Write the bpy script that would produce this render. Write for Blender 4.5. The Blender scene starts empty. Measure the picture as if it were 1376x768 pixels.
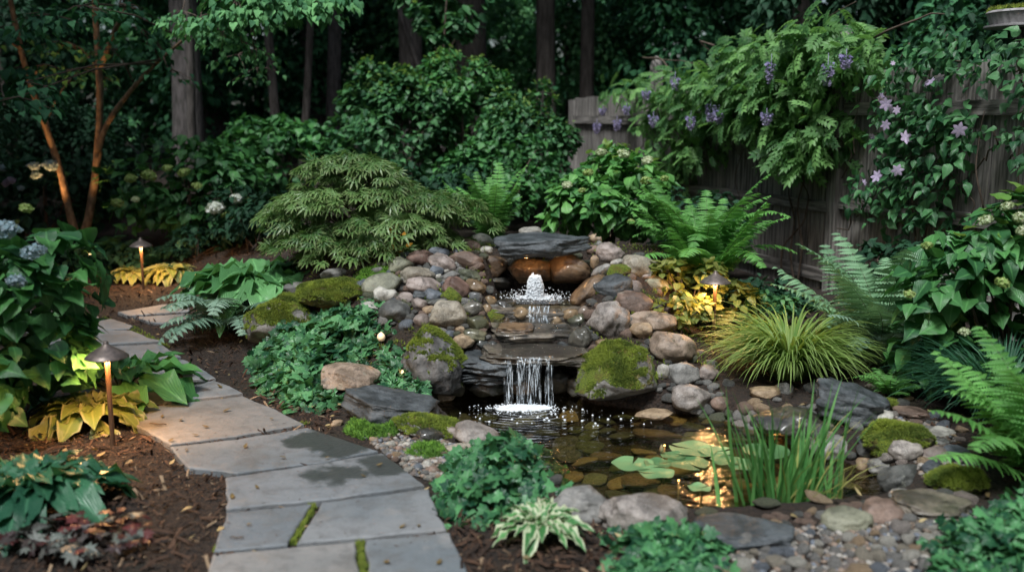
import bpy, math, random
import numpy as np
from mathutils import Vector, noise as mnoise
R = math.radians
random.seed(7); rng = np.random.default_rng(7)
sc = bpy.context.scene
# ------------------------------------------------------------ camera, sky, sun, exposure
W0, H0, FPX, PITCH, CZ = 1376, 768, 1338.0, 9.7, 1.55
cd = bpy.data.cameras.new('camera'); cam = bpy.data.objects.new('camera', cd)
sc.collection.objects.link(cam); sc.camera = cam
cam.location = (0, 0, CZ); cam.rotation_euler = (R(90 - PITCH), 0, 0)
cd.sensor_width = 36; cd.lens = FPX / W0 * 36; cd.clip_end = 400; cd.clip_start = 0.05
cd.dof.use_dof = True; cd.dof.focus_distance = 6.0; cd.dof.aperture_fstop = 1.3
world = bpy.data.worlds.new('World'); sc.world = world; world.use_nodes = True
wn = world.node_tree; bg = wn.nodes['Background']
sky = wn.nodes.new('ShaderNodeTexSky'); sky.sky_type = 'NISHITA'; sky.sun_disc = False
SUN_EL, SUN_ROT = 58, 200
sky.sun_elevation = R(SUN_EL); sky.sun_rotation = R(SUN_ROT); sky.dust_density = 3.0; sky.air_density = 1.0
wn.links.new(sky.outputs[0], bg.inputs[0]); bg.inputs[1].default_value = 0.07
sl = bpy.data.lights.new('sun', 'SUN'); sl.energy = 2.5; sl.angle = R(14); sl.color = (0.94, 0.98, 1.0)
so = bpy.data.objects.new('sun', sl); sc.collection.objects.link(so)
so.rotation_euler = (R(90 - SUN_EL), 0, R(180 - SUN_ROT))
sc.view_settings.view_transform = 'Standard'; sc.view_settings.look = 'None'
sc.view_settings.gamma = 1; sc.view_settings.exposure = 0.82
sc.cycles.use_denoising = True; sc.cycles.max_bounces = 6; sc.cycles.transparent_max_bounces = 10
sc.cycles.diffuse_bounces = 3; sc.cycles.glossy_bounces = 3; sc.cycles.transmission_bounces = 4
sc.cycles.sample_clamp_indirect = 4.0

# ------------------------------------------------------------ small maths
CP, SP = math.cos(R(PITCH)), math.sin(R(PITCH))
def ray(px, py):
    u = (px - 688) / FPX; v = -(py - 384) / FPX
    return np.array([u, CP + v * SP, -SP + v * CP])
def P(px, py, z=0.0):
    d = ray(px, py); t = (z - CZ) / d[2]
    return np.array([0, 0, CZ]) + d * t
def D(px, py, Y):
    d = ray(px, py); return np.array([0, 0, CZ]) + d * (Y / d[1])
def ss(x, a, b):
    t = np.clip((x - a) / (b - a), 0, 1); return t * t * (3 - 2 * t)
def lin(x, a, b): return np.clip((x - a) / (b - a), 0, 1)
def nrm(a): return a / np.maximum(np.linalg.norm(a, axis=-1, keepdims=True), 1e-9)
WATER = -0.10
POND = np.array([P(*p, WATER)[:2] for p in [(588, 541), (612, 529), (640, 526), (760, 527), (800, 545), (900, 556), (960, 562),
       (1010, 575), (1080, 605), (1150, 628), (1195, 648), (1205, 665), (1165, 680), (1080, 690), (960, 700), (880, 698), (815, 690),
       (762, 668), (712, 632), (668, 604), (632, 588), (606, 562)]])
def sdf(x, y, poly=POND):
    x = np.asarray(x, float); y = np.asarray(y, float)
    d = np.full(x.shape, 1e9); ins = np.zeros(x.shape, bool); n = len(poly)
    for i in range(n):
        ax, ay = poly[i]; bx, by = poly[(i + 1) % n]
        ex, ey = bx - ax, by - ay
        t = np.clip(((x - ax) * ex + (y - ay) * ey) / (ex * ex + ey * ey), 0, 1)
        d = np.minimum(d, np.hypot(x - ax - t * ex, y - ay - t * ey))
        c = ((ay > y) != (by > y)) & (x < (bx - ax) * (y - ay) / ((by - ay) if by != ay else 1e-9) + ax)
        ins ^= c
    return np.where(ins, -d, d)
def chan(x, y):      # 1 inside the stream channel
    cx = 0.16 + 0.03 * np.sin(y * 3)
    hw = np.where(y > 6.25, 0.33, 0.30)
    return (1 - ss(np.abs(x - cx), hw - .06, hw + .06)) * (1 - ss(y, 6.88, 6.98))
def terr(x, y, raw=False):
    x = np.asarray(x, float); y = np.asarray(y, float)
    u = x + 0.55 * (y - 5.5)
    ext = 0.32 * ss(y, 6.5, 7.2)
    side = ss(u, -1.4, -0.25) * (1 - 0.9 * ss(x, 0.78 + ext, 1.45 + ext))
    back = 1 - 0.5 * ss(y, 7.3, 9.2)
    m = 0.60 * lin(y, 5.45, 6.8) * side * back
    m = m + 0.55 * ss(y, 9.0, 15.0)
    m = m + 0.08 * ss(x, 1.6, 3.0) * ss(y, 5, 7)
    m = m + 0.02 * np.sin(x * 2.3 + 1) * np.sin(y * 1.9) * ss(np.abs(x + .5), 1.6, 3)
    st = np.where(y < 5.90, 0.09, np.where(y < 6.26, 0.20, 0.30))
    c = chan(x, y)
    m = np.where(y > 5.45, m * (1 - c) + np.minimum(m, st) * c, m)
    s = sdf(x, y)
    w = ss(s, -0.06, 0.10)
    bot = -0.22 - 0.20 * ss(-s, 0.05, 0.5)
    return m * w + bot * (1 - w)
def hit(px, py, k=0.0, hpx=0.0):
    d = ray(px, py); t = np.arange(2.4, 60, 0.012)
    p = np.array([0, 0, CZ])[None] + d[None] * t[:, None]
    g = terr(p[:, 0], p[:, 1])
    ok = p[:, 2] - g <= k * hpx / 2 * t / FPX
    i = int(np.argmax(ok)); return p[i], t[i]

# ------------------------------------------------------------ mesh building
class MB:
    def __init__(s): s.V = []; s.L = []; s.T = []; s.A = []; s.n = 0
    def add(s, V, loops, tot, attr=None):
        V = np.asarray(V, np.float32).reshape(-1, 3)
        s.V.append(V); s.L.append(np.asarray(loops, np.int64) + s.n); s.T.append(np.asarray(tot, np.int64))
        if attr is None: attr = np.tile([0.5, 0.5, 0.5], (len(V), 1))
        s.A.append(np.asarray(attr, np.float32)); s.n += len(V)
    def faces(s, V, F, attr=None):
        s.add(V, [i for f in F for i in f], [len(f) for f in F], attr)
    def tube(s, pts, rad, seg=6, cap=True, v=0.5):
        pts = np.asarray(pts, float); n = len(pts); rad = np.broadcast_to(rad, n)
        tg = nrm(np.gradient(pts, axis=0)); a = np.array([0, 0, 1.0]) if abs(tg[0][2]) < .8 else np.array([1.0, 0, 0])
        x = nrm(np.cross(tg[0], a)); V = []
        for i in range(n):
            x = nrm(x - tg[i] * np.dot(x, tg[i])); y = np.cross(tg[i], x)
            for k in range(seg):
                th = 2 * math.pi * k / seg
                V.append(pts[i] + rad[i] * (x * math.cos(th) + y * math.sin(th)))
        F = [(i * seg + k, i * seg + (k + 1) % seg, (i + 1) * seg + (k + 1) % seg, (i + 1) * seg + k) for i in range(n - 1) for k in range(seg)]
        if cap: F += [tuple(range(seg))[::-1], tuple((n - 1) * seg + k for k in range(seg))]
        s.faces(V, F, np.tile([0.5, 0.5, v], (len(V), 1)))
    def lathe(s, prof, c=(0, 0, 0), seg=24):
        V = []; F = []; n = len(prof)
        for r, z in prof:
            for k in range(seg):
                t = 2 * math.pi * k / seg; V.append((c[0] + r * math.cos(t), c[1] + r * math.sin(t), c[2] + z))
        for i in range(n - 1):
            for k in range(seg): F.append((i * seg + k, i * seg + (k + 1) % seg, (i + 1) * seg + (k + 1) % seg, (i + 1) * seg + k))
        s.faces(V, F)
    def box(s, c, d, rot=0.0, jit=0.0):
        x, y, z = [q / 2 for q in d]; cr, sr = math.cos(rot), math.sin(rot); V = []
        for sx in (-1, 1):
            for sy in (-1, 1):
                for sz in (-1, 1):
                    a, b, e = sx * x + random.uniform(-jit, jit), sy * y, sz * z + random.uniform(-jit, jit)
                    V.append((c[0] + a * cr - b * sr, c[1] + a * sr + b * cr, c[2] + e))
        s.faces(V, [(0, 1, 3, 2), (4, 6, 7, 5), (0, 4, 5, 1), (2, 3, 7, 6), (0, 2, 6, 4), (1, 5, 7, 3)])
    def mesh(s, name, mat, smooth=True):
        me = bpy.data.meshes.new(name)
        V = np.concatenate(s.V); L = np.concatenate(s.L).astype(np.int32); T = np.concatenate(s.T).astype(np.int32); A = np.concatenate(s.A)
        me.vertices.add(len(V)); me.vertices.foreach_set('co', V.ravel())
        me.loops.add(len(L)); me.loops.foreach_set('vertex_index', L)
        me.polygons.add(len(T)); st = np.zeros(len(T), np.int32); st[1:] = np.cumsum(T)[:-1]
        me.polygons.foreach_set('loop_start', st); me.polygons.foreach_set('loop_total', T)
        me.polygons.foreach_set('use_smooth', np.full(len(T), bool(smooth)))
        at = me.attributes.new('uvl', 'FLOAT_VECTOR', 'POINT'); at.data.foreach_set('vector', A.ravel().astype(np.float32))
        me.update(calc_edges=True); me.materials.append(mat); return me
    def build(s, name, mat, parent=None, smooth=True, loc=None):
        me = s.mesh(name, mat, smooth)
        if loc is not None:
            me.transform(__import__('mathutils').Matrix.Translation(-Vector(loc)))
        return link(name, me, parent, loc)
def link(name, me, parent=None, loc=None):
    o = bpy.data.objects.new(name, me); sc.collection.objects.link(o)
    if parent is not None:
        o.parent = parent
        if loc is not None: o.location = Vector(loc) - Vector(parent.location)
        # geometry is authored in world space for unrotated parents: shift it back
        elif me is not None: o.location = -Vector(parent.location)
    elif loc is not None: o.location = loc
    return o
def tag(o, label=None, cat=None, group=None, kind=None):
    if label: o['label'] = label
    if cat: o['category'] = cat
    if group: o['group'] = group
    if kind: o['kind'] = kind
    return o
def thing(name, label, cat, loc, group=None):
    o = bpy.data.objects.new(name, None); sc.collection.objects.link(o); o.location = loc
    o.empty_display_size = 0.05
    return tag(o, label, cat, group)
def copy_tree(o, parent=None):
    c = o.copy(); sc.collection.objects.link(c)
    if parent is not None: c.parent = parent
    for ch in [q for q in sc.objects if q.parent == o]: copy_tree(ch, c)
    return c

class Tm:  # template: one leaf lying along +Y, normal +Z
    def __init__(s, V, F, A): s.V = np.array(V, float); s.l = np.array([i for f in F for i in f]); s.t = np.array([len(f) for f in F]); s.A = np.array(A, float)
def leaf_t(ws, ts=None, fold=0.15, wid=0.5, wav=0.0):
    n = len(ws); ts = ts or [i / (n - 1) for i in range(n)]; V = []; A = []; F = []
    for i, (w, t) in enumerate(zip(ws, ts)):
        for j, sx in enumerate((-1, -.55, 0, .55, 1)):
            z = fold * abs(sx) * w * wid + wav * math.sin(i * 2.1 + j) * w * abs(sx)
            V.append((sx * w * wid, t - .0 * abs(sx), z)); A.append((abs(sx), t, 0))
    for i in range(n - 1):
        for j in range(4): a = i * 5 + j; F.append((a, a + 1, a + 6, a + 5))
    return Tm(V, F, A)
def leaf3(ws, ts=None, fold=0.15, wid=0.5):
    n = len(ws); ts = ts or [i / (n - 1) for i in range(n)]; V = []; A = []; F = []
    for w, t in zip(ws, ts):
        for sx in (-1, 0, 1): V.append((sx * w * wid, t, fold * abs(sx) * w * wid)); A.append((abs(sx), t, 0))
    for i in range(n - 1):
        for j in range(2): a = i * 3 + j; F.append((a, a + 1, a + 4, a + 3))
    return Tm(V, F, A)
OVATE = leaf_t([.10, .62, .95, 1, .86, .6, .3, .03], fold=.22, wid=.34, wav=.04)
HEART = leaf_t([.35, .9, 1.05, .98, .8, .55, .28, .03], fold=.2, wid=.40, wav=.04)
HOSTA = leaf_t([.12, .3, .75, 1, 1.02, .9, .66, .36, .03], fold=.28, wid=.27, wav=.10)
OVS = leaf3([.1, .85, 1, .6, .03], [0, .2, .45, .78, 1], fold=.25, wid=.26)
LANCE = leaf3([.1, .8, 1, .7, .03], [0, .2, .45, .78, 1], fold=.2, wid=.15)
def fan(pts, cz=.05, cy=.42):
    full = pts + [(-x, y) for x, y in pts[::-1] if x > 1e-6]
    V = [(0, cy, cz)] + [(x, y, -.05 * abs(x) - .03 * y) for x, y in full]; n = len(full)
    return Tm(V, [(0, i + 1, (i + 1) % n + 1) for i in range(n)], [(0, .4, 0)] + [(1, max(y, 0), 0) for x, y in full])
IVY = fan([(0, .06), (.2, -.08), (.42, .02), (.62, .18), (.42, .38), (.46, .62), (.2, .66), (0, 1.0)])
MAPLEL = fan([(0, .0), (.15, .05), (.5, -.1), (.35, .2), (.75, .3), (.4, .45), (.5, .8), (.2, .62), (0, 1.05)])
def lace():
    V = []; F = []; A = []
    for a, L in zip((-105, -68, -34, 0, 34, 68, 105), (.5, .78, .95, 1.0, .95, .78, .5)):
        c, s_ = math.sin(R(a)), math.cos(R(a)); n = len(V)
        pts = [(0, 0), (-.05, .35), (-.12, .42), (-.055, .55), (-.09, .7), (0, 1), (.09, .7), (.055, .55), (.12, .42), (.05, .35)]
        for x, y in pts:
            V.append(((x * s_ + y * c) * L, (-x * c + y * s_) * L, -.22 * y * y + .02)); A.append((abs(x) * 6, y, 0))
        F.append(tuple(range(n, n + 10)))
    return Tm(V, F, A)
LACE = lace()
def pinna(teeth=7):
    V = [(0, 0, 0)]; A = [(0, 0, 0)]; F = []
    L = [0]; 
    for i in range(teeth * 2 + 1):
        t = (i + .5) / (teeth * 2 + 1.5); w = .15 * (1 - t ** 1.6) * (1.0 if i % 2 == 0 else .35) + .004
        for sx in (-1, 0, 1):
            V.append((sx * w, t + (.03 if i % 2 == 0 and sx else 0), .03 * abs(sx))); A.append((abs(sx), t, 0))
    n = teeth * 2 + 1
    for i in range(n - 1):
        for j in (0, 1): a = 1 + i * 3 + j; F.append((a, a + 1, a + 4, a + 3))
    V.append((0, 1, 0)); A.append((0, 1, 0)); e = len(V) - 1; a = 1 + (n - 1) * 3
    F += [(a, a + 1, e), (a + 1, a + 2, e), (0, 2, 1), (0, 3, 2)]
    return Tm(V, F, A)
PINNA = pinna()
def pinnate(nl=5):      # wisteria-like compound leaf
    V = []; F = []; A = []; b = OVS
    for i in range(nl):
        t = .15 + .75 * i / (nl - 1)
        for s_ in ((-1, 1) if i < nl - 1 else (-1, 0, 1)):
            a = R(58 * s_); L = .40 if i else .32; n = len(V)
            for x, y, z in b.V:
                x, y = x * L * .95, y * L
                V.append((x * 1.0 * math.cos(a) + y * math.sin(a), t - x * 1.0 * math.sin(a) + y * math.cos(a), z * L - .5 * y * y - .18 * t * t))
            A += [list(q) for q in b.A]; k = 0
            for m in b.t: F.append(tuple(n + int(q) for q in b.l[k:k + m])); k += m
    return Tm(V, F, A)
PINNATE = pinnate()
def flower6(n=6, w=.2):
    V = []; F = []; A = []; b = leaf3([.2, .8, 1, .5, .03], [.0, .3, .6, .85, 1], fold=-.2, wid=w)
    for i in range(n):
        a = 2 * math.pi * i / n + .1; k0 = len(V)
        for x, y, z in b.V: V.append((x * math.cos(a) + y * math.sin(a), -x * math.sin(a) + y * math.cos(a), z + .12 * y))
        A += [list(q) for q in b.A]; k = 0
        for m in b.t: F.append(tuple(k0 + int(q) for q in b.l[k:k + m])); k += m
    return Tm(V, F, A)
CLEM = flower6(6, .27); FLORET = flower6(4, .42)
CHIP = Tm([(-.5, 0, 0), (.5, .05, .04), (.42, .2, .05), (-.45, .16, .02), (0, .1, .12)], [(0, 1, 4), (1, 2, 4), (2, 3, 4), (3, 0, 4)], [(1, 0, 0)] * 5)
TUFT = Tm([(-.12, 0, 0), (.12, 0, 0), (0.05, .3, 1), (0, -.12, 0), (0, .12, 0), (.3, -.1, .9), (-.1, .1, 0), (.1, -.1, 0), (-.3, -.15, .85)], [(0, 1, 2), (3, 4, 5), (6, 7, 8)], [(0, 0, 0), (0, 0, 0), (0, 1, 0)] * 3)

def scat(mb, T, pos, dirv, nv, scale, v=None, bend=None, asp=None):
    pos = np.asarray(pos, float); N = len(pos)
    y = nrm(np.asarray(dirv, float)); x = nrm(np.cross(y, nv)); z = np.cross(x, y)
    scale = np.broadcast_to(scale, N).astype(float); v = rng.random(N) if v is None else np.broadcast_to(v, N)
    tv = np.repeat(T.V[None], N, 0).copy()
    if asp is not None: tv[:, :, 0] *= np.broadcast_to(asp, N)[:, None]
    if bend is not None: tv[:, :, 2] -= np.broadcast_to(bend, N)[:, None] * tv[:, :, 1] ** 2
    tv *= scale[:, None, None]
    Wd = pos[:, None] + tv[:, :, 0:1] * x[:, None] + tv[:, :, 1:2] * y[:, None] + tv[:, :, 2:3] * z[:, None]
    n = len(T.V); L = (T.l[None] + (np.arange(N) * n)[:, None]).ravel(); Tt = np.tile(T.t, N)
    A = np.repeat(T.A[None], N, 0).copy(); A[:, :, 2] = v[:, None]
    mb.add(Wd.reshape(-1, 3), L, Tt, A.reshape(-1, 3))
def rdir(n):
    return nrm(rng.normal(size=(n, 3)))
def blades(mb, base, az, L, e0, e1, w, v=None, seg=7, twist=0.0):
    N = len(base); t = np.linspace(0, 1, seg + 1)
    el = e0[:, None] + (e1 - e0)[:, None] * t[None] ** 1.3
    dr = np.cos(el) * L[:, None] / seg; dz = np.sin(el) * L[:, None] / seg
    r = np.concatenate([np.zeros((N, 1)), np.cumsum(dr[:, :-1], 1)], 1); z = np.concatenate([np.zeros((N, 1)), np.cumsum(dz[:, :-1], 1)], 1)
    ca, sa = np.cos(az)[:, None], np.sin(az)[:, None]
    cx = base[:, 0:1] + r * ca; cy = base[:, 1:2] + r * sa; cz = base[:, 2:3] + z
    prof = (np.minimum(1, .55 + t * 2.2) * (1 - t ** 2.4) + .02)[None] * w[:, None] / 2
    th = az[:, None] + math.pi / 2 + twist * (rng.random((N, 1)) - .5)
    lx, ly = np.cos(th), np.sin(th)
    V = np.stack([np.stack([cx - lx * prof, cy - ly * prof, cz + prof * .3], -1), np.stack([cx, cy, cz], -1), np.stack([cx + lx * prof, cy + ly * prof, cz + prof * .3], -1)], 2)
    v = rng.random(N) if v is None else v
    A = np.zeros((N, seg + 1, 3, 3)); A[..., 0] = [1, 0, 1]; A[..., 1] = t[None, :, None]; A[..., 2] = v[:, None, None]
    q = []
    for i in range(seg):
        for j in (0, 1): a = i * 3 + j; q += [a, a + 1, a + 4, a + 3]
    q = np.array(q); Lp = (q[None] + (np.arange(N) * (seg + 1) * 3)[:, None]).ravel()
    mb.add(V.reshape(-1, 3), Lp, np.full(N * seg * 2, 4), A.reshape(-1, 3))

# ------------------------------------------------------------ materials
def newmat(name):
    m = bpy.data.materials.new(name); m.use_nodes = True; nt = m.node_tree
    return m, nt, nt.nodes['Principled BSDF'], nt.nodes['Material Output']
def N(nt, t, **k):
    n = nt.nodes.new(t)
    for a, b in k.items(): setattr(n, a, b)
    return n
def mixc(nt, fac, a, b, mode='MIX'):
    n = N(nt, 'ShaderNodeMix', data_type='RGBA', blend_type=mode)
    for sock, val in ((n.inputs[0], fac), (n.inputs[6], a), (n.inputs[7], b)):
        if hasattr(val, 'is_output') or isinstance(val, bpy.types.NodeSocket): nt.links.new(val, sock)
        elif isinstance(val, (int, float)): sock.default_value = val
        else: sock.default_value = (*val, 1)
    return n.outputs[2]
def ramp(nt, src, a, b, va=0.0, vb=1.0):
    n = N(nt, 'ShaderNodeMapRange', clamp=True, interpolation_type='SMOOTHSTEP'); nt.links.new(src, n.inputs[0])
    n.inputs[1].default_value = a; n.inputs[2].default_value = b; n.inputs[3].default_value = va; n.inputs[4].default_value = vb
    return n.outputs[0]
def noise_n(nt, vec, scale, det=4, rough=.6):
    n = N(nt, 'ShaderNodeTexNoise'); n.inputs['Scale'].default_value = scale; n.inputs['Detail'].default_value = det; n.inputs['Roughness'].default_value = rough
    if vec is not None: nt.links.new(vec, n.inputs['Vector'])
    return n.outputs[0]
def bump(nt, b, h, st=.4, dist=.01, prev=None):
    n = N(nt, 'ShaderNodeBump'); n.inputs['Strength'].default_value = st; n.inputs['Distance'].default_value = dist
    nt.links.new(h, n.inputs['Height'])
    if prev is not None: nt.links.new(prev, n.inputs['Normal'])
    if b is not None: nt.links.new(n.outputs[0], b.inputs['Normal'])
    return n.outputs[0]
def math_n(nt, op, a, b):
    n = N(nt, 'ShaderNodeMath', operation=op)
    for s, q in ((n.inputs[0], a), (n.inputs[1], b)):
        if isinstance(q, bpy.types.NodeSocket): nt.links.new(q, s)
        else: s.default_value = q
    return n.outputs[0]
def foliage(name, c1, c2, vein=0.25, margin=None, trans=.22, rough=.38, tip=None, mlo=.6, splash=None, spec=.45):
    m, nt, b, out = newmat(name)
    at = N(nt, 'ShaderNodeAttribute', attribute_name='uvl'); sp = N(nt, 'ShaderNodeSeparateXYZ'); nt.links.new(at.outputs['Vector'], sp.inputs[0])
    tc = N(nt, 'ShaderNodeTexCoord').outputs['Object']
    c1 = tuple(min(.8, q * k) for q, k in zip(c1, (1.25, 1.4, 1.3))); c2 = tuple(min(.85, q * k) for q, k in zip(c2, (1.75, 1.9, 1.75))) if max(c2) < .3 else c2
    col = mixc(nt, ramp(nt, sp.outputs[2], 0, 1), c1, c2)
    nz = noise_n(nt, tc, 3.0, 2)
    col = mixc(nt, ramp(nt, nz, .35, .7, 0, .35), col, tuple(q * .6 for q in c1))
    if tip: col = mixc(nt, ramp(nt, sp.outputs[1], .4, 1, 0, .7), col, tip)
    if splash: col = mixc(nt, ramp(nt, noise_n(nt, tc, 26, 3), .48, .6, 0, .85), col, splash)
    if margin: col = mixc(nt, ramp(nt, sp.outputs[0], mlo, mlo + .2), col, margin)
    if vein: col = mixc(nt, ramp(nt, sp.outputs[0], .16, .0, 0, vein), col, tuple(min(1, q * 1.9 + .03) for q in c2))
    nt.links.new(col, b.inputs['Base Color']); b.inputs['Roughness'].default_value = rough; b.inputs['Specular IOR Level'].default_value = spec
    w = N(nt, 'ShaderNodeTexWave', bands_direction='DIAGONAL'); 
    nt.links.new(at.outputs['Vector'], w.inputs['Vector']); w.inputs['Scale'].default_value = 3.5
    bump(nt, b, w.outputs[1], .35, .004)
    if trans:
        t = N(nt, 'ShaderNodeBsdfTranslucent'); nt.links.new(mixc(nt, .35, col, (c2[0] * 1.5, c2[1] * 1.6, c2[2] * .6)), t.inputs[0])
        mx = N(nt, 'ShaderNodeMixShader'); mx.inputs[0].default_value = trans
        nt.links.new(b.outputs[0], mx.inputs[1]); nt.links.new(t.outputs[0], mx.inputs[2]); nt.links.new(mx.outputs[0], out.inputs[0])
    return m
def objvec(nt, sc_=1.0):
    tc = N(nt, 'ShaderNodeTexCoord'); oi = N(nt, 'ShaderNodeObjectInfo')
    cm = N(nt, 'ShaderNodeCombineXYZ'); k = math_n(nt, 'MULTIPLY', oi.outputs['Random'], 57.0)
    nt.links.new(k, cm.inputs[0]); nt.links.new(math_n(nt, 'MULTIPLY', k, 1.7), cm.inputs[2])
    ad = N(nt, 'ShaderNodeVectorMath', operation='ADD'); nt.links.new(tc.outputs['Object'], ad.inputs[0]); nt.links.new(cm.outputs[0], ad.inputs[1])
    return ad.outputs[0], oi.outputs['Random']
MOSS1, MOSS2 = (.05, .10, .012), (.20, .25, .02)
def rockmat(name, c1, c2, rough=.55, moss=0.0, wet=0.0, speck=.4, layered=False):
    m, nt, b, out = newmat(name); vec, rnd = objvec(nt)
    big = noise_n(nt, vec, 7, 6, .65); fine = noise_n(nt, vec, 70, 5, .7); mid = noise_n(nt, vec, 22, 6, .7)
    c1 = tuple(q * .62 for q in c1); c2 = tuple(q * .92 for q in c2)
    col = mixc(nt, ramp(nt, big, .38, .60), c1, c2)
    col = mixc(nt, ramp(nt, mid, .48, .66, 0, .75), col, tuple(q * .40 for q in c1))
    vo = N(nt, 'ShaderNodeTexVoronoi'); vo.inputs['Scale'].default_value = 130; nt.links.new(vec, vo.inputs['Vector'])
    col = mixc(nt, ramp(nt, vo.outputs[0], .28, .05, 0, speck), col, tuple(min(.6, q * 1.8 + .06) for q in c2))
    col = mixc(nt, ramp(nt, fine, .55, .75, 0, speck), col, tuple(q * .4 for q in c1))
    col = mixc(nt, ramp(nt, rnd, 0, 1, 0, .3), col, tuple(q * .6 for q in c2))
    if not wet and not layered:   # lichen blotches
        col = mixc(nt, ramp(nt, noise_n(nt, vec, 15, 5, .75), .60, .68, 0, .45), col, (.30, .31, .25))
    h = math_n(nt, 'ADD', math_n(nt, 'MULTIPLY', mid, 1.0), math_n(nt, 'MULTIPLY', fine, .35))
    if layered:
        mp = N(nt, 'ShaderNodeMapping'); mp.inputs['Scale'].default_value = (1.6, 1.6, 6); mp.inputs['Rotation'].default_value = (.10, .14, 0); nt.links.new(vec, mp.inputs[0])
        ly = noise_n(nt, mp.outputs[0], 5, 7, .7)
        h = math_n(nt, 'ADD', h, math_n(nt, 'MULTIPLY', ly, 1.8)); col = mixc(nt, ramp(nt, ly, .42, .62, 0, .45), col, tuple(q * .5 for q in c1))
    rsock = None
    if moss:
        geo = N(nt, 'ShaderNodeNewGeometry'); sp = N(nt, 'ShaderNodeSeparateXYZ'); nt.links.new(geo.outputs['Normal'], sp.inputs[0])
        mn = noise_n(nt, vec, 6, 5, .7)
        f = ramp(nt, math_n(nt, 'ADD', math_n(nt, 'MULTIPLY', sp.outputs[2], .35), mn), .98 - moss * .45, 1.08 - moss * .45)
        mf = noise_n(nt, vec, 120, 4, .7); mcol = mixc(nt, ramp(nt, mf, .35, .65), MOSS1, MOSS2)
        mcol = mixc(nt, ramp(nt, noise_n(nt, vec, 9, 4), .45, .62, 0, .75), mcol, (.13, .085, .02))
        col = mixc(nt, f, col, mcol)
        rr = N(nt, 'ShaderNodeMix', data_type='FLOAT'); nt.links.new(f, rr.inputs[0]); rr.inputs[2].default_value = rough; rr.inputs[3].default_value = .95; rsock = rr.outputs[0]
        h = math_n(nt, 'ADD', h, math_n(nt, 'MULTIPLY', math_n(nt, 'MULTIPLY', mf, f), 3.0))
    nt.links.new(col, b.inputs['Base Color'])
    if rsock: nt.links.new(rsock, b.inputs['Roughness'])
    else: b.inputs['Roughness'].default_value = rough
    if wet: b.inputs['Coat Weight'].default_value = wet; b.inputs['Coat Roughness'].default_value = .12
    if wet: h = math_n(nt, 'MULTIPLY', h, 1.3)
    bump(nt, b, h, .9, .010)
    return m
def plain(name, c, rough=.5, metal=0, c2=None, scale=20, bm=.2, stretch=None):
    m, nt, b, out = newmat(name); vec, rnd = objvec(nt)
    if stretch:
        mp = N(nt, 'ShaderNodeMapping'); mp.inputs['Scale'].default_value = stretch; nt.links.new(vec, mp.inputs[0]); vec = mp.outputs[0]
    nz = noise_n(nt, vec, scale, 6, .65)
    col = mixc(nt, ramp(nt, nz, .35, .65), c, c2 or tuple(q * .6 for q in c))
    nt.links.new(col, b.inputs['Base Color']); b.inputs['Roughness'].default_value = rough; b.inputs['Metallic'].default_value = metal
    bump(nt, b, nz, bm, .01); return m
def emit(name, c, st):
    m, nt, b, out = newmat(name); b.inputs['Base Color'].default_value = (*c, 1); b.inputs['Emission Color'].default_value = (*c, 1); b.inputs['Emission Strength'].default_value = st
    return m
RM = {
 'pale': rockmat('pale_stone', (.36, .34, .29), (.52, .50, .44)),
 'grey': rockmat('grey_stone', (.16, .16, .15), (.30, .29, .27)),
 'dgrey': rockmat('dark_grey_stone', (.06, .065, .06), (.14, .14, .13)),
 'blue': rockmat('blue_grey_stone', (.09, .11, .13), (.19, .21, .24), speck=.2),
 'brown': rockmat('brown_stone', (.15, .10, .075), (.26, .18, .14), speck=.25),
 'red': rockmat('red_brown_stone', (.14, .085, .065), (.24, .15, .12), speck=.3),
 'pink': rockmat('pink_stone', (.23, .185, .16), (.36, .30, .27), speck=.3),
 'tan': rockmat('tan_stone', (.27, .18, .10), (.42, .31, .2), speck=.3),
 'green': rockmat('green_grey_stone', (.15, .16, .11), (.28, .28, .20)),
 'olive': rockmat('dark_olive_stone', (.055, .065, .04), (.12, .13, .08)),
 'speck': rockmat('speckled_stone', (.24, .21, .16), (.38, .34, .27), speck=.95),
 'mott': rockmat('mottled_pink_grey_stone', (.20, .175, .155), (.35, .31, .28), speck=.9),
 'slate': rockmat('slate', (.055, .065, .07), (.12, .135, .145), rough=.45, speck=.05, layered=True),
 'wslate': rockmat('wet_slate', (.11, .095, .075), (.24, .205, .16), rough=.35, wet=.6, speck=.2, layered=True),
 'wbrown': rockmat('wet_brown_stone', (.085, .05, .028), (.19, .12, .065), rough=.45, wet=.45, speck=.5),
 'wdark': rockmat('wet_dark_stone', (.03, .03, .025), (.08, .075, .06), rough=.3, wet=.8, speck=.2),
 'moss': rockmat('mossy_stone', (.10, .095, .085), (.24, .23, .21), moss=.85),
 'mossy': rockmat('part_mossy_stone', (.08, .08, .08), (.19, .185, .18), moss=.52),
 'mossf': rockmat('full_moss', (.10, .10, .06), (.2, .2, .1), moss=1.25),
 'ptan': rockmat('cracked_tan_stone', (.22, .16, .11), (.38, .29, .22), speck=.5, moss=.22),
}
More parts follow.
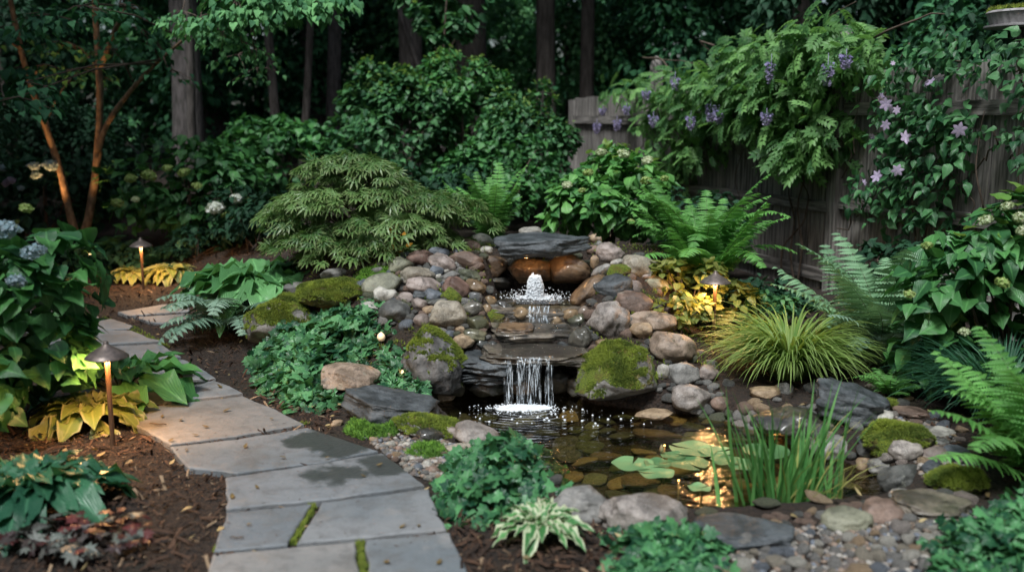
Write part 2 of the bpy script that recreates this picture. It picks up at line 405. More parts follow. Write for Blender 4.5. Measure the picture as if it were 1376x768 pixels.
# ------------------------------------------------------------ ground
def soil_mat():
    m, nt, b, out = newmat('bark_mulch_soil'); tc = N(nt, 'ShaderNodeTexCoord').outputs['Object']
    n1 = noise_n(nt, tc, 1.2, 4); n2 = noise_n(nt, tc, 45, 6, .75); vo = N(nt, 'ShaderNodeTexVoronoi'); vo.inputs['Scale'].default_value = 60; nt.links.new(tc, vo.inputs['Vector'])
    col = mixc(nt, ramp(nt, n2, .35, .7), (.010, .007, .005), (.045, .026, .016))
    col = mixc(nt, ramp(nt, n1, .5, .75, 0, .5), col, (.03, .03, .012))
    nt.links.new(col, b.inputs['Base Color']); b.inputs['Roughness'].default_value = .9
    bump(nt, b, math_n(nt, 'ADD', n2, vo.outputs[0]), .9, .02); return m
SOIL = soil_mat()
def axis(lo, hi, a, b, fine, grow):
    c = list(np.arange(a, b + 1e-6, fine)); s = fine; x = c[-1]
    while x < hi: s *= grow; x += s; c.append(x)
    s = fine; x = c[0]
    while x > lo: s *= grow; x -= s; c.insert(0, x)
    return np.array(c)
gx = axis(-60, 60, -2.6, 3.4, .035, 1.12); gy = axis(-20, 75, 3.2, 8.2, .035, 1.12)
GX, GY = np.meshgrid(gx, gy); GZ = terr(GX, GY)
GZ = GZ + .006 * np.sin(GX * 31 + GY * 17) * np.sin(GY * 29 - GX * 11)
mb = MB(); nx, ny = len(gx), len(gy); i, j = np.meshgrid(np.arange(nx - 1), np.arange(ny - 1)); a = (j * nx + i).ravel()
mb.add(np.stack([GX, GY, GZ], -1).reshape(-1, 3), np.stack([a, a + 1, a + nx + 1, a + nx], 1).ravel(), np.full(len(a), 4))
tag(mb.build('ground', SOIL), kind='structure')
# ------------------------------------------------------------ path
def flag_mat():
    m, nt, b, out = newmat('bluestone_flag'); vec, rnd = objvec(nt)
    tc = N(nt, 'ShaderNodeNewGeometry').outputs['Position']
    n1 = noise_n(nt, vec, 1.6, 5, .6); n2 = noise_n(nt, vec, 14, 6, .7); n3 = noise_n(nt, vec, 160, 3, .6)
    col = mixc(nt, ramp(nt, n1, .38, .62), (.14, .16, .17), (.235, .24, .24))
    col = mixc(nt, ramp(nt, rnd, .3, 1, 0, .5), col, (.13, .15, .17))
    col = mixc(nt, ramp(nt, rnd, .4, 0, 0, .45), col, (.25, .225, .20))
    col = mixc(nt, ramp(nt, n2, .45, .68, 0, .5), col, (.10, .10, .10))
    col = mixc(nt, ramp(nt, noise_n(nt, tc, 3.1, 6, .7), .5, .66, 0, .5), col, (.11, .105, .095))
    col = mixc(nt, ramp(nt, noise_n(nt, tc, 2.3, 5, .65), .42, .3, 0, .4), col, (.30, .275, .255))
    col = mixc(nt, ramp(nt, noise_n(nt, vec, 5, 5, .7), .56, .7, 0, .3), col, (.30, .25, .20))
    col = mixc(nt, ramp(nt, n3, .6, .75, 0, .35), col, (.34, .34, .33))
    col = mixc(nt, ramp(nt, noise_n(nt, vec, 38, 4, .7), .64, .72, 0, .6), col, (.06, .05, .04))
    wetf = None
    for (wx, wy, wr) in ((462, 588, .27), (415, 592, .15), (520, 622, .18), (460, 634, .17)):
        wp = P(wx, wy, .03); dn = N(nt, 'ShaderNodeVectorMath', operation='DISTANCE'); nt.links.new(tc, dn.inputs[0]); dn.inputs[1].default_value = tuple(wp)
        q = ramp(nt, math_n(nt, 'ADD', dn.outputs['Value'], math_n(nt, 'MULTIPLY', noise_n(nt, tc, 4, 6, .65), .42)), wr + .14, wr + .20, 1, 0); wetf = q if wetf is None else math_n(nt, 'MAXIMUM', wetf, q)
    col = mixc(nt, math_n(nt, 'MULTIPLY', wetf, .85), col, (.035, .04, .038))
    nt.links.new(col, b.inputs['Base Color'])
    rr = ramp(nt, wetf, 0, 1, .62, .30); nt.links.new(rr, b.inputs['Roughness'])
    h = math_n(nt, 'ADD', n2, math_n(nt, 'MULTIPLY', n3, .2)); bump(nt, b, h, .8, .012); return m
FLAG = flag_mat(); ZUP_ = np.array([0, 0, 1.])
FL = [[(157, 419), (219, 408), (256, 406), (256, 417), (171, 424)], [(179, 425), (255, 420), (252, 430), (219, 434), (199, 432)],
 [(18, 413), (91, 418), (133, 424), (135, 428), (106, 431), (20, 426)], [(22, 428), (100, 433), (153, 427), (181, 437), (175, 441), (40, 447)],
 [(45, 450), (128, 442), (178, 443), (200, 453), (218, 458), (92, 465), (50, 462)], [(55, 466), (120, 466), (218, 461), (228, 468), (245, 478), (172, 486), (70, 490)],
 [(72, 493), (180, 489), (186, 492), (248, 509), (174, 517), (90, 518)], [(192, 489), (246, 481), (272, 493), (291, 508), (252, 509), (200, 495)],
 [(92, 522), (172, 520), (200, 518), (244, 536), (197, 543), (120, 546)], [(208, 517), (291, 511), (312, 518), (328, 528), (250, 536)],
 [(140, 549), (197, 546), (329, 531), (372, 549), (411, 569), (320, 585), (228, 597), (175, 568)],
 [(226, 600), (320, 588), (414, 572), (450, 583), (510, 603), (440, 618), (318, 635), (250, 628)],
 [(300, 641), (330, 637), (516, 607), (560, 640), (573, 651), (430, 672), (303, 684)],
 [(303, 687), (422, 675), (388, 731), (285, 741)], [(430, 674), (577, 655), (602, 711), (396, 731)],
 [(283, 744), (481, 726), (484, 800), (262, 800)], [(491, 725), (604, 714), (648, 800), (493, 800)],
 [(262, 804), (440, 804), (430, 900), (220, 900)], [(447, 804), (650, 804), (700, 900), (440, 900)]]
path = bpy.data.objects.new('path', None); sc.collection.objects.link(path); path['kind'] = 'structure'
PATHP = []
for poly in FL:
    pts = [P(x, y, .028)[:2] for x, y in poly]; c0 = np.mean(pts, 0); pts = [q + (c0 - q) / np.linalg.norm(c0 - q) * .009 for q in pts]; PATHP.append(np.array(pts)); out = []
    c = np.mean(pts, 0)
    for q in range(len(pts)):
        p0, p1 = np.array(pts[q]), np.array(pts[(q + 1) % len(pts)]); L = np.linalg.norm(p1 - p0); n = max(2, int(L / .035))
        nr = np.array([p1[1] - p0[1], p0[0] - p1[0]]) / max(L, 1e-6)
        for k in range(n):
            t = k / n; p = p0 + (p1 - p0) * t
            out.append(p + nr * (.011 * mnoise.noise(Vector((p[0] * 9, p[1] * 9, q))) + .003 * mnoise.noise(Vector((p[0] * 40, p[1] * 40, q)))))
    out = np.array(out); n = len(out); zt = .028 + random.uniform(-.003, .003); sx, sy = random.uniform(-.004, .004), random.uniform(-.004, .004)
    V = []
    for k, (ins, dz) in enumerate(((0, -.06), (0, -.006), (.004, -.0015), (.010, 0))):
        for p in out:
            d = c - p; d = d / np.linalg.norm(d); pp = p + d * ins
            V.append((pp[0], pp[1], zt + dz + sx * (p[0] - c[0]) * 2 + sy * (p[1] - c[1]) * 2))
    F = [(r * n + k, r * n + (k + 1) % n, (r + 1) * n + (k + 1) % n, (r + 1) * n + k) for r in range(3) for k in range(n)]
    F.append(tuple(3 * n + k for k in range(n)))
    mb = MB(); mb.faces(V, F); mb.build('flagstone', FLAG, path, smooth=False, loc=(c[0], c[1], zt))
def onpath(x, y, grow=0.0):
    m = np.zeros(np.shape(x), bool)
    for p in PATHP: m |= sdf(x, y, p) < grow
    return m
# moss growing in the wide joints
MOSSG = foliage('moss_tufts', (.05, .085, .012), (.17, .20, .025), vein=0, trans=.1, rough=.9, tip=(.2, .22, .04))
MOSSGR = foliage('bright_moss_tufts', (.05, .11, .02), (.13, .24, .035), vein=0, trans=.15, rough=.9)
mb = MB()
for (a_, b_, n) in (((426, 674), (391, 733), 900), ((485, 725), (488, 780), 600), ((206, 518), (246, 537), 300), ((228, 599), (412, 571), 260), ((303, 686), (575, 653), 200), ((284, 742), (604, 713), 200), ((180, 441), (230, 470), 200), ((140,428),(225,468),500)):
    A, B = P(*a_, .0), P(*b_, .0); t = rng.random(n); t = t[np.sin(t * 31 + n) + .6 * np.sin(t * 83) > -.5]; n = len(t); p = A[None] + (B - A)[None] * t[:, None] + rng.normal(size=(n, 3)) * .008; p[:, 2] = .006
    scat(mb, TUFT, p, np.tile([0, 1, 0.], (n, 1)), np.array([0, 0, 1.]) + rng.normal(size=(n, 3)) * .2, rng.uniform(.012, .024, n))
tag(mb.build('joint_moss', MOSSG), kind='stuff', label='thin moss growing in the joints of the flagstone path', cat='moss')
# mulch chips
CH = plain('mulch_chip', (.055, .026, .014), .9, c2=(.12, .06, .03), scale=3)
def region(n, x0, x1, y0, y1): return rng.uniform(x0, x1, n), rng.uniform(y0, y1, n)
xs, ys = [], []
for n, bx in ((9000, (-2.6, -.9, 3.0, 5.2)), (3500, (-.4, .5, 3.0, 3.9)), (5000, (-4.2, -2.2, 7.2, 10.0)), (6000, (-3.0, -1.0, 5.0, 8.2)), (3500, (1.4, 3.2, 4.2, 7.5))):
    a, b = region(n, *bx); xs.append(a); ys.append(b)
x = np.concatenate(xs); y = np.concatenate(ys); ok = ~onpath(x, y, -.01) & (sdf(x, y) > .1); x, y = x[ok], y[ok]; n = len(x)
az = rng.uniform(0, 6.28, n); nv = np.array([0, 0, 1.]) + rng.normal(size=(n, 3)) * .45
dv = np.stack([np.cos(az), np.sin(az), rng.normal(size=n) * .3], 1)
mb = MB(); scat(mb, CHIP, np.stack([x, y, terr(x, y) + rng.uniform(.002, .02, n)], 1), dv, nv, rng.uniform(.012, .03, n) * (1 + 2.2 * (rng.random(n) < .12)), asp=rng.uniform(.5, 1.3, n))
def chip_mat():
    m, nt, b, o_ = newmat('mulch_chips'); at = N(nt, 'ShaderNodeAttribute', attribute_name='uvl'); sp = N(nt, 'ShaderNodeSeparateXYZ'); nt.links.new(at.outputs['Vector'], sp.inputs[0])
    col = mixc(nt, sp.outputs[2], (.014, .008, .005), (.085, .042, .022)); col = mixc(nt, ramp(nt, sp.outputs[2], .93, .97), col, (.26, .18, .11))
    nt.links.new(col, b.inputs['Base Color']); b.inputs['Roughness'].default_value = .9; return m
CHM = chip_mat()
tag(mb.build('mulch_chips', CHM, smooth=False), kind='stuff', label='reddish brown bark mulch chips covering the planting beds', cat='mulch')
x, y = region(26000, -2.6, 0, 3.0, 8.2); w_ = np.full(len(x), 9.0)
for p in PATHP: s_ = sdf(x, y, p); w_ = np.where(s_ < 0, -s_, w_)
ok = (w_ < 9) & (rng.random(len(x)) < .012 + .16 * np.exp(-w_ / .03)); x, y = x[ok], y[ok]; n = len(x); az = rng.uniform(0, 6.28, n)
mb = MB(); scat(mb, CHIP, np.stack([x, y, np.full(n, .034)], 1), np.stack([np.cos(az), np.sin(az), az * 0], 1), np.array([0, 0, 1.]) + rng.normal(size=(n, 3)) * .15, rng.uniform(.005, .018, n))
tag(mb.build('mulch_crumbs', CHM, smooth=False), kind='stuff', label='dark crumbs of mulch strewn on the flagstones', cat='mulch')
# ------------------------------------------------------------ pond
def water_mat(name, tint, bst=.25, bsc=9, ripple=None):
    m, nt, b, out = newmat(name); nt.nodes.remove(b); tc = N(nt, 'ShaderNodeTexCoord').outputs['Object']
    tr = N(nt, 'ShaderNodeBsdfTransparent'); tr.inputs[0].default_value = (*tint, 1)
    gl = N(nt, 'ShaderNodeBsdfGlossy'); gl.inputs['Roughness'].default_value = .09; gl.inputs[0].default_value = (1, 1, 1, 1)
    mp = N(nt, 'ShaderNodeMapping'); mp.inputs['Scale'].default_value = (.7, 1.6, 1); nt.links.new(tc, mp.inputs[0])
    h = math_n(nt, 'ADD', noise_n(nt, mp.outputs[0], bsc, 3, .5), math_n(nt, 'MULTIPLY', noise_n(nt, mp.outputs[0], bsc * 3.2, 2, .5), .35))
    if ripple is not None:
        mp2 = N(nt, 'ShaderNodeMapping'); mp2.inputs['Location'].default_value = (-ripple[0], -ripple[1], 0); nt.links.new(tc, mp2.inputs[0])
        w = N(nt, 'ShaderNodeTexWave', wave_type='RINGS', rings_direction='Z'); w.inputs['Scale'].default_value = 7; w.inputs['Distortion'].default_value = 2.5; w.inputs['Detail'].default_value = 2
        nt.links.new(mp2.outputs[0], w.inputs['Vector'])
        ln = N(nt, 'ShaderNodeVectorMath', operation='LENGTH'); nt.links.new(mp2.outputs[0], ln.inputs[0])
        h = math_n(nt, 'ADD', h, math_n(nt, 'MULTIPLY', w.outputs[1], ramp(nt, ln.outputs['Value'], .1, 1.0, .16, .01)))
    bp = N(nt, 'ShaderNodeBump'); bp.inputs['Strength'].default_value = bst; bp.inputs['Distance'].default_value = .03; nt.links.new(h, bp.inputs['Height'])
    fr = N(nt, 'ShaderNodeFresnel'); fr.inputs[0].default_value = 1.36
    nt.links.new(bp.outputs[0], gl.inputs['Normal']); nt.links.new(bp.outputs[0], fr.inputs['Normal'])
    mx = N(nt, 'ShaderNodeMixShader'); nt.links.new(fr.outputs[0], mx.inputs[0]); nt.links.new(tr.outputs[0], mx.inputs[1]); nt.links.new(gl.outputs[0], mx.inputs[2]); nt.links.new(mx.outputs[0], out.inputs[0])
    return m
fallc = P(708, 545, WATER)
cx, cy = POND.mean(0); mb = MB(); g = np.linspace(-1, 1, 3)
V = [(x, y, WATER) for y in (3.3, 6.0) for x in (-.75, 2.15)]; mb.faces(V, [(0, 1, 3, 2)])
tag(mb.build('pond_water', water_mat('pond_water', (.72, .66, .40), .5, 8, fallc)), kind='structure')
# ------------------------------------------------------------ stones
def noisev(V, sc_, off, oct_=4):
    return np.array([mnoise.fractal(Vector((v[0] * sc_ + off, v[1] * sc_ - off, v[2] * sc_ + off * .7)), 1.0, 2.0, oct_) for v in V])
ICO = {}
def ico(n):
    if n not in ICO:
        import bmesh
        bm = bmesh.new(); bmesh.ops.create_icosphere(bm, subdivisions=n, radius=1)
        ICO[n] = (np.array([v.co[:] for v in bm.verts]), [tuple(v.index for v in f.verts) for f in bm.faces]); bm.free()
    return ICO[n]
def rock_shape(shape, sub, seed):
    V, F = ico(sub); V = V.copy(); rs = np.random.default_rng(seed)
    off = seed * 3.17 % 50
    if shape in 'rf':
        p = 2.4; q = (np.abs(V) ** p).sum(1) ** (-1 / p); V = V * q[:, None]
        V *= (1 + .24 * noisev(V, .9, off, 3) + .045 * noisev(V, 3.2, off, 4))[:, None]
        nn = nrm(rs.normal(size=(5, 3))); hh = rs.uniform(.72, .92, 5); r = np.min(np.where(V @ nn.T > hh[None], hh[None] / np.maximum(V @ nn.T, .05), 1), 1); V *= (r ** .8)[:, None]
    elif shape == 'b':
        V *= (1 + .30 * noisev(V, .9, off, 3) + .12 * noisev(V, 3.2, off, 5))[:, None]
        nn = nrm(rs.normal(size=(7, 3))); hh = rs.uniform(.68, .9, 7); r = np.min(np.where(V @ nn.T > hh[None], hh[None] / np.maximum(V @ nn.T, .05), 1), 1); V *= (r ** .85)[:, None]
    elif shape == 'a':
        nn = nrm(rs.normal(size=(13, 3))); hh = rs.uniform(.62, .95, 13)
        r = np.minimum(1, np.min(np.where(V @ nn.T > .05, hh[None] / np.maximum(V @ nn.T, .05), 9), 1))
        V *= r[:, None]; V *= (1 + .07 * noisev(V, 2.2, off, 4))[:, None]
    elif shape == 's':
        nn = nrm(np.concatenate([rs.normal(size=(8, 3)) * [1, 1, .15], [[0.1, -.1, 1], [0.05, .1, -1]]])); hh = np.concatenate([rs.uniform(.66, .95, 8), [.42, .42]])
        r = np.min(np.where(V @ nn.T > .05, hh[None] / np.maximum(V @ nn.T, .05), 9), 1); r = np.minimum(r, 1.05)
        V *= r[:, None]; V[:, 2] *= 2.2
        lay = np.floor(V[:, 2] * 4 + .25 * noisev(V, 2, off + 5, 2)); k = np.array([mnoise.noise(Vector((l * 1.7 + off, l, 0))) for l in lay])
        V[:, :2] *= (1 + .075 * k + .13 * noisev(V, 2.0, off, 4))[:, None]
        V[:, 2] += .20 * noisev(V * [1, 1, .3], 1.5, off + 9, 4) + .10 * V[:, 1] * (rs.random() + .4)
    return V, F
def moss_tufts(V, F, n, parent, thr=.45, loc=None, seed=1, mat=None, size=(.010, .022)):
    rs = np.random.default_rng(seed); Fa = np.array(F); a, b, c = V[Fa[:, 0]], V[Fa[:, 1]], V[Fa[:, 2]]
    cr = np.cross(b - a, c - a); ar = np.linalg.norm(cr, axis=1); fn = nrm(cr)
    cen = (a + b + c) / 3; nz = np.array([mnoise.noise(Vector(q * 9)) for q in cen]) * .55
    w = ar * ss(fn[:, 2] + nz, thr - .1, thr + .15); 
    if w.sum() <= 0: return
    idx = rs.choice(len(Fa), n, p=w / w.sum()); r1, r2 = rs.random(n), rs.random(n); k = r1 + r2 > 1; r1[k] = 1 - r1[k]; r2[k] = 1 - r2[k]
    p = a[idx] + (b - a)[idx] * r1[:, None] + (c - a)[idx] * r2[:, None]
    m2 = MB(); vv = np.clip(.5 + .9 * np.array([mnoise.noise(Vector(q * 14)) for q in p]) + rs.normal(size=n) * .15, 0, 1)
    scat(m2, TUFT, p, nrm(rs.normal(size=(n, 3))), fn[idx] + rs.normal(size=(n, 3)) * .3, rs.uniform(*size, n), v=vv)
    m2.build('moss', mat or MOSSG, parent, loc=loc)
KIND = {'r': 'stone', 'f': 'stone', 'b': 'boulder', 'a': 'stone', 's': 'slab'}
SEED = [100]; WV = {}
def wetvar(k):
    if k not in WV:
        m = RM[k].copy(); b = m.node_tree.nodes['Principled BSDF']; b.inputs['Coat Weight'].default_value = .8; b.inputs['Coat Roughness'].default_value = .15; b.inputs['Coat Tint'].default_value = (.62, .58, .5, 1); m.name = 'wet_' + m.name; WV[k] = m
    return WV[k]
def rock(px, py, w, h, mat, shape, roll, label, Y=None, group=None, name=None, moss=0, dy=.8, k=.45, sub=None, cat=None):
    SEED[0] += 1; sd = SEED[0]
    if Y is None: p, t = hit(px, py, k, h)
    else: p = D(px, py, Y); t = Y / ray(px, py)[1]
    w, h = (w * 1.06, h * 1.06) if w < 70 else (w, h); rx = w / 2 * t / FPX; hh = h / 2 * t / FPX
    d = ray(px, py); th = abs(math.atan2(d[2], d[1])); ry = rx * dy if shape != 's' else rx * min(dy, .75)
    ry = min(ry, hh * 2.4) if shape in 'rba' else min(ry, hh * 3.5)
    rz = math.sqrt(max(hh ** 2 - (ry * math.sin(th)) ** 2, (.45 * hh) ** 2)) / math.cos(th)
    sub = sub or (5 if w > 75 or (shape == 's' and w > 60) else 4 if w > 26 else 3)
    V, F = rock_shape(shape, sub, sd)
    V = V / (V.max(0) - V.min(0)).clip(1e-6) * 2; V = V - (V.max(0) + V.min(0)) / 2
    yaw = random.uniform(-.35, .35)
    c_, s_ = math.cos(yaw), math.sin(yaw); V = V @ np.array([[c_, s_, 0], [-s_, c_, 0], [0, 0, 1]])
    V = V / (V.max(0) - V.min(0)) * 2
    V = V * [rx, ry, rz]; a = R(-roll); c_, s_ = math.cos(a), math.sin(a)
    V = V @ np.array([[c_, 0, s_], [0, 1, 0], [-s_, 0, c_]]).T
    mb = MB(); mb.faces(V + p, F)
    name = name or KIND[shape]
    mt = RM[mat]
    if 625 < px < 812 and 372 < py < 480 and mat not in ('mossf', 'moss', 'wdark', 'wbrown', 'wslate'): mt = wetvar(mat)
    o = mb.build(name, mt, loc=tuple(p)); tag(o, label, cat or name, group)
    if moss: moss_tufts(V + p, F, moss, o, loc=tuple(p), seed=sd, thr=.2 if mat == 'mossf' else .5)
    return o, p, (rx, ry, rz)
ST = [  # px, py, w, h, material, shape, roll, label
(648,324,30,20,'pale','r',0,'pale cream round stone at the upper left end of the capstone'),
(654,336,17,11,'pale','f',0,'small pale grey stone tucked just under the cream round stone'),
(607,331,25,14,'brown','f',0,'smooth brown stone at the top left edge of the rock pile'),
(631,331,27,18,'brown','f',-22,'tilted brown cobble left of the cream round stone'),
(590,340,28,15,'blue','a',-10,'dark blue-grey angular stone behind the brown cobbles at the pile top'),
(625,349,45,24,'brown','f',-10,'long smooth brown cobble high on the left of the rock pile'),
(565,348,36,24,'red','b',0,'reddish brown lumpy stone on the upper left of the pile'),
(537,357,38,25,'green','a',12,'green-grey wedge stone at the far upper left of the pile'),
(595,354,40,25,'pink','f',-25,'long pinkish brown stone leaning behind the reddish one'),
(662,358,42,31,'wbrown','r',0,'large wet amber brown boulder left under the capstone'),
(615,356,14,11,'grey','a',0,'tiny triangular grey stone wedged below the long brown cobble'),
(586,366,20,18,'blue','a',0,'small blue-grey stone between the pinkish stone and the pale oval one'),
(600,364,10,8,'pale','r',0,'tiny white pebble on the blue-grey stone, upper of two'),
(589,372,9,8,'pale','r',0,'tiny white pebble at the edge of the pale oval stone, lower of two'),
(562,371,46,26,'speck','f',-4,'pale grey-green oval stone with a broad flat face'),
(607,373,30,17,'grey','f',8,'purplish grey stone in the middle of the left pile'),
(630,370,32,17,'olive','f',-8,'smooth dark olive stone right of the purplish grey one'),
(668,378,42,18,'wdark','f',-6,'wet black flat stone on the left rim of the upper basin'),
(570,384,46,24,'pink','f',-6,'broad pink-beige stone with an olive end'),
(614,389,38,29,'red','r',-30,'plump reddish brown boulder in the middle of the left pile'),
(640,385,29,17,'tan','f',-20,'wet tan stone at the left edge of the upper basin'),
(516,380,54,28,'green','a',8,'broad green-grey boulder on the left shoulder beside the moss'),
(517,396,32,24,'pale','a',10,'angular pale grey block below the green-grey boulder'),
(544,400,23,15,'pink','f',0,'smooth pale pink egg-shaped stone'),
(563,409,21,18,'pink','r',0,'round pink stone right above the speckled boulder'),
(567,398,25,13,'slate','f',-8,'small dark slate stone between the two pink stones'),
(583,396,27,15,'blue','f',-14,'dark blue-grey cobble below the pink-beige stone'),
(589,406,28,11,'dgrey','f',10,'thin dark flat stone resting on the speckled boulder'),
(608,400,30,22,'mossf','f',-30,'bright moss covered stone below the reddish boulder'),
(639,400,18,16,'blue','r',0,'small slate blue stone left of the two tan stones'),
(635,415,28,20,'grey','r',0,'smooth grey oval stone right of the speckled boulder'),
(659,405,16,17,'tan','r',20,'upright tan stone at the basin rim, upper of two'),
(654,416,13,15,'tan','r',0,'small orange-tan pebble at the basin rim, lower of two'),
(603,424,49,42,'speck','r',0,'large round speckled beige boulder in the left pile'),
(576,417,18,13,'tan','r',0,'tan pebble at the left side of the speckled boulder'),
(665,427,25,23,'mossf','r',0,'small round moss ball at the left edge of the stream'),
(681,412,29,20,'wdark','a',0,'wet black block in the stream below the upper basin'),
(700,421,24,17,'tan','r',0,'rounded tan stone standing in the middle of the stream'),
(530,420,42,34,'dgrey','a',0,'dark grey rough boulder above the ivy'),
(566,431,21,18,'pink','r',0,'rose pink pebble below the dark grey boulder'),
(605,449,15,11,'blue','f',0,'light blue-grey pebble under the speckled boulder'),
(618,443,13,10,'tan','r',0,'little tan pebble between blue-grey pebble and olive stone'),
(623,458,28,19,'tan','f',0,'tan round cobble above the stacked slate ledge'),
(641,434,30,21,'olive','r',0,'dark olive green round stone at the stream edge'),
(638,450,31,17,'green','f',-8,'flat grey-green stone under the olive one'),
(647,462,20,12,'slate','a',0,'dark slate chip on the ledge, left of two'),
(662,462,14,9,'slate','a',0,'dark slate chip on the ledge, right of two'),
(626,505,12,15,'grey','r',0,'small grey stone in the gap beside the mossy dark boulder'),
(806,321,30,17,'tan','f',0,'tan cobble on top of the pile at the right end of the capstone'),
(820,340,38,28,'pink','r',-8,'big beige rounded stone right of the capstone'),
(797,336,17,14,'brown','r',0,'grey-brown stone tucked between capstone and beige stone'),
(804,328,12,8,'grey','f',20,'tiny grey chip below the tan top cobble'),
(799,352,12,18,'tan','r',0,'upright narrow tan stone beside the grey-brown boulder'),
(829,353,18,10,'pale','f',20,'small pale stone below the big beige one'),
(809,364,29,14,'grey','f',32,'leaning grey stone left of the mossy cobble'),
(832,364,33,19,'mossf','r',0,'small moss covered cobble high on the right of the pile'),
(862,358,48,28,'speck','f',-12,'mottled green and tan stone at the top right of the pile'),
(790,392,60,27,'wbrown','f',42,'long wet dark brown stone leaning against the right side of the stream'),
(824,386,52,30,'slate','s',14,'flat blue slate wedge propped on the right side'),
(854,386,19,19,'pink','r',0,'purplish stone right of the blue slate wedge'),
(868,371,20,10,'pink','f',-10,'small pink stone behind the greenish one'),
(882,380,38,18,'green','f',-10,'greenish round stone at the right end of the pile top'),
(850,406,48,29,'brown','r',-6,'brown stone with warm lit end above the speckled boulder'),
(817,433,56,54,'mott','b',0,'largest speckled pink-grey boulder right of the stream'),
(766,423,23,17,'tan','r',15,'orange-tan stone at the right stream edge'),
(783,418,16,12,'pink','r',30,'little pink stone beside the orange-tan one'),
(746,431,23,16,'tan','r',0,'light brown stone in the stream right of the small cascade'),
(760,411,18,16,'wdark','a',0,'small wet dark block below the upper basin outlet'),
(778,433,31,23,'olive','r',0,'dark green-grey oval stone right of the stream'),
(753,444,30,20,'dgrey','r',8,'dark grey stone half over the stream ledge'),
(780,457,36,35,'dgrey','b',0,'dark grey lumpy boulder above the right mossy boulder'),
(756,468,22,18,'blue','r',0,'blue-black pebble sitting on the waterfall lip'),
(809,462,19,13,'tan','f',0,'small grey-tan stone left over the right mossy boulder'),
(801,476,34,12,'slate','s',12,'thin dark slate piece above the right mossy boulder'),
(876,432,62,30,'ptan','a',0,'broad flat pink-beige stone below the yellow plant'),
(861,445,33,25,'tan','a',0,'golden lit angular stone right of the speckled boulder'),
(905,469,66,44,'ptan','b',-16,'cracked tan boulder right of the mossy boulder'),
(891,500,18,22,'pale','r',0,'small upright beige stone between moss and light grey stone'),
(918,502,40,32,'grey','r',0,'light grey smooth stone below the cracked tan boulder'),
(929,534,54,38,'mott','r',0,'round pinkish brown stone at the right edge of the pond'),
(951,503,28,25,'pink','r',0,'pinkish stone half hidden by the golden grass'),
(967,542,24,20,'brown','r',0,'brown stone under the golden grass beside the pond'),
(944,476,16,13,'red','r',0,'small red-brown stone under the yellow plant'),
(449,369,36,16,'grey','r',0,'grey stone behind the left mossy boulder'),
(398,387,35,18,'grey','b',0,'dull grey stone at the back of the left mossy boulder'),
(498,413,28,15,'pale','a',0,'pale angular stone between moss and dark grey boulder'),
(471,510,80,44,'ptan','a',-5,'angular pink-brown rock in front of the ivy'),
(577,586,36,24,'wdark','r',0,'black smooth stone at the left pond edge'),
(640,584,58,36,'mott','r',0,'round pink-grey boulder at the left pond edge'),
(603,580,30,16,'pink','f',0,'pinkish flat stone touching the black smooth one'),
(670,588,44,15,'slate','f',-14,'grey-blue flat stone behind the round pink-grey boulder'),
(655,606,120,22,'speck','f',-2,'long pale flat stone above the near ivy'),
(525,597,14,10,'pale','r',0,'cream pebble in the gravel by the path, larger of the pair'),
(515,600,13,10,'grey','r',0,'grey pebble next to the cream pebble by the path'),
(549,597,15,9,'pale','f',0,'flat cream pebble below the black stone'),
(536,603,12,10,'brown','r',0,'brown pebble in the gravel by the path'),
(502,590,12,8,'tan','r',0,'tan pebble at the corner of the bright moss'),
(453,569,16,11,'tan','r',0,'tan pebble between the ivy and the path'),
(575,623,14,11,'pale','r',0,'pale pebble beside the small moss patch'),
(561,628,14,11,'blue','r',0,'blue-grey pebble near the path edge'),
(582,631,18,12,'brown','f',0,'brown flat pebble left of the near ivy'),
(594,620,14,10,'pink','r',0,'pink pebble between small moss patch and near ivy'),
(555,617,10,8,'pale','r',0,'small cream pebble at the left end of the small moss patch'),
(596,533,30,14,'tan','a',0,'wet tan rock on the left shore of the pond'),
(782,682,82,58,'grey','r',0,'rounded grey boulder behind the variegated hosta'),
(862,694,126,70,'mott','b',0,'big mottled pink-grey boulder on the near shore'),
(1060,566,106,44,'wdark','b',0,'broad dark wet rock under the slate slab'),
(1028,528,40,18,'tan','r',0,'tan stone under the left end of the slate slab'),
(1172,567,52,24,'pale','f',32,'long grey-beige stone leaning below the slate slab'),
(1120,602,54,34,'grey','r',0,'rounded grey stone at the right end of the pond'),
(1150,574,20,16,'dgrey','r',0,'dark stone between slate slab and long grey-beige stone'),
(1217,606,48,32,'mott','r',0,'round grey stone in front of the moss mound'),
(1225,553,48,16,'brown','f',-4,'flat brown stone behind the moss mound'),
(1263,581,38,16,'pale','f',8,'pale stone on top of the small right-hand pile'),
(1261,594,28,13,'grey','f',0,'grey stone second from the top of the right-hand pile'),
(1257,611,38,22,'pink','f',10,'pink stone in the middle of the right-hand pile'),
(1285,611,36,24,'blue','r',0,'blue-grey stone at the right side of the right-hand pile'),
(1255,630,32,24,'blue','r',0,'smooth blue-grey stone at the foot of the right-hand pile'),
(1277,628,22,15,'grey','r',0,'small grey stone between the blue-grey stones'),
(1161,623,20,18,'tan','r',0,'tan stone at the creek mouth'),
(1182,626,30,22,'grey','r',0,'purplish grey stone beside the tan one at the creek mouth'),
(1213,641,66,38,'dgrey','b',5,'rough dark grey rock in the creek bend'),
(1207,664,28,17,'grey','f',12,'grey stone at the inner end of the creek'),
(1139,698,74,36,'green','f',0,'large smooth grey-tan stone on the gravel edge'),
(1187,690,58,38,'brown','a',-10,'angular brown rock right of the smooth grey-tan stone'),
(1175,684,40,12,'slate','f',0,'thin grey flat stone at the water edge'),
]
for s in ST: rock(*s)
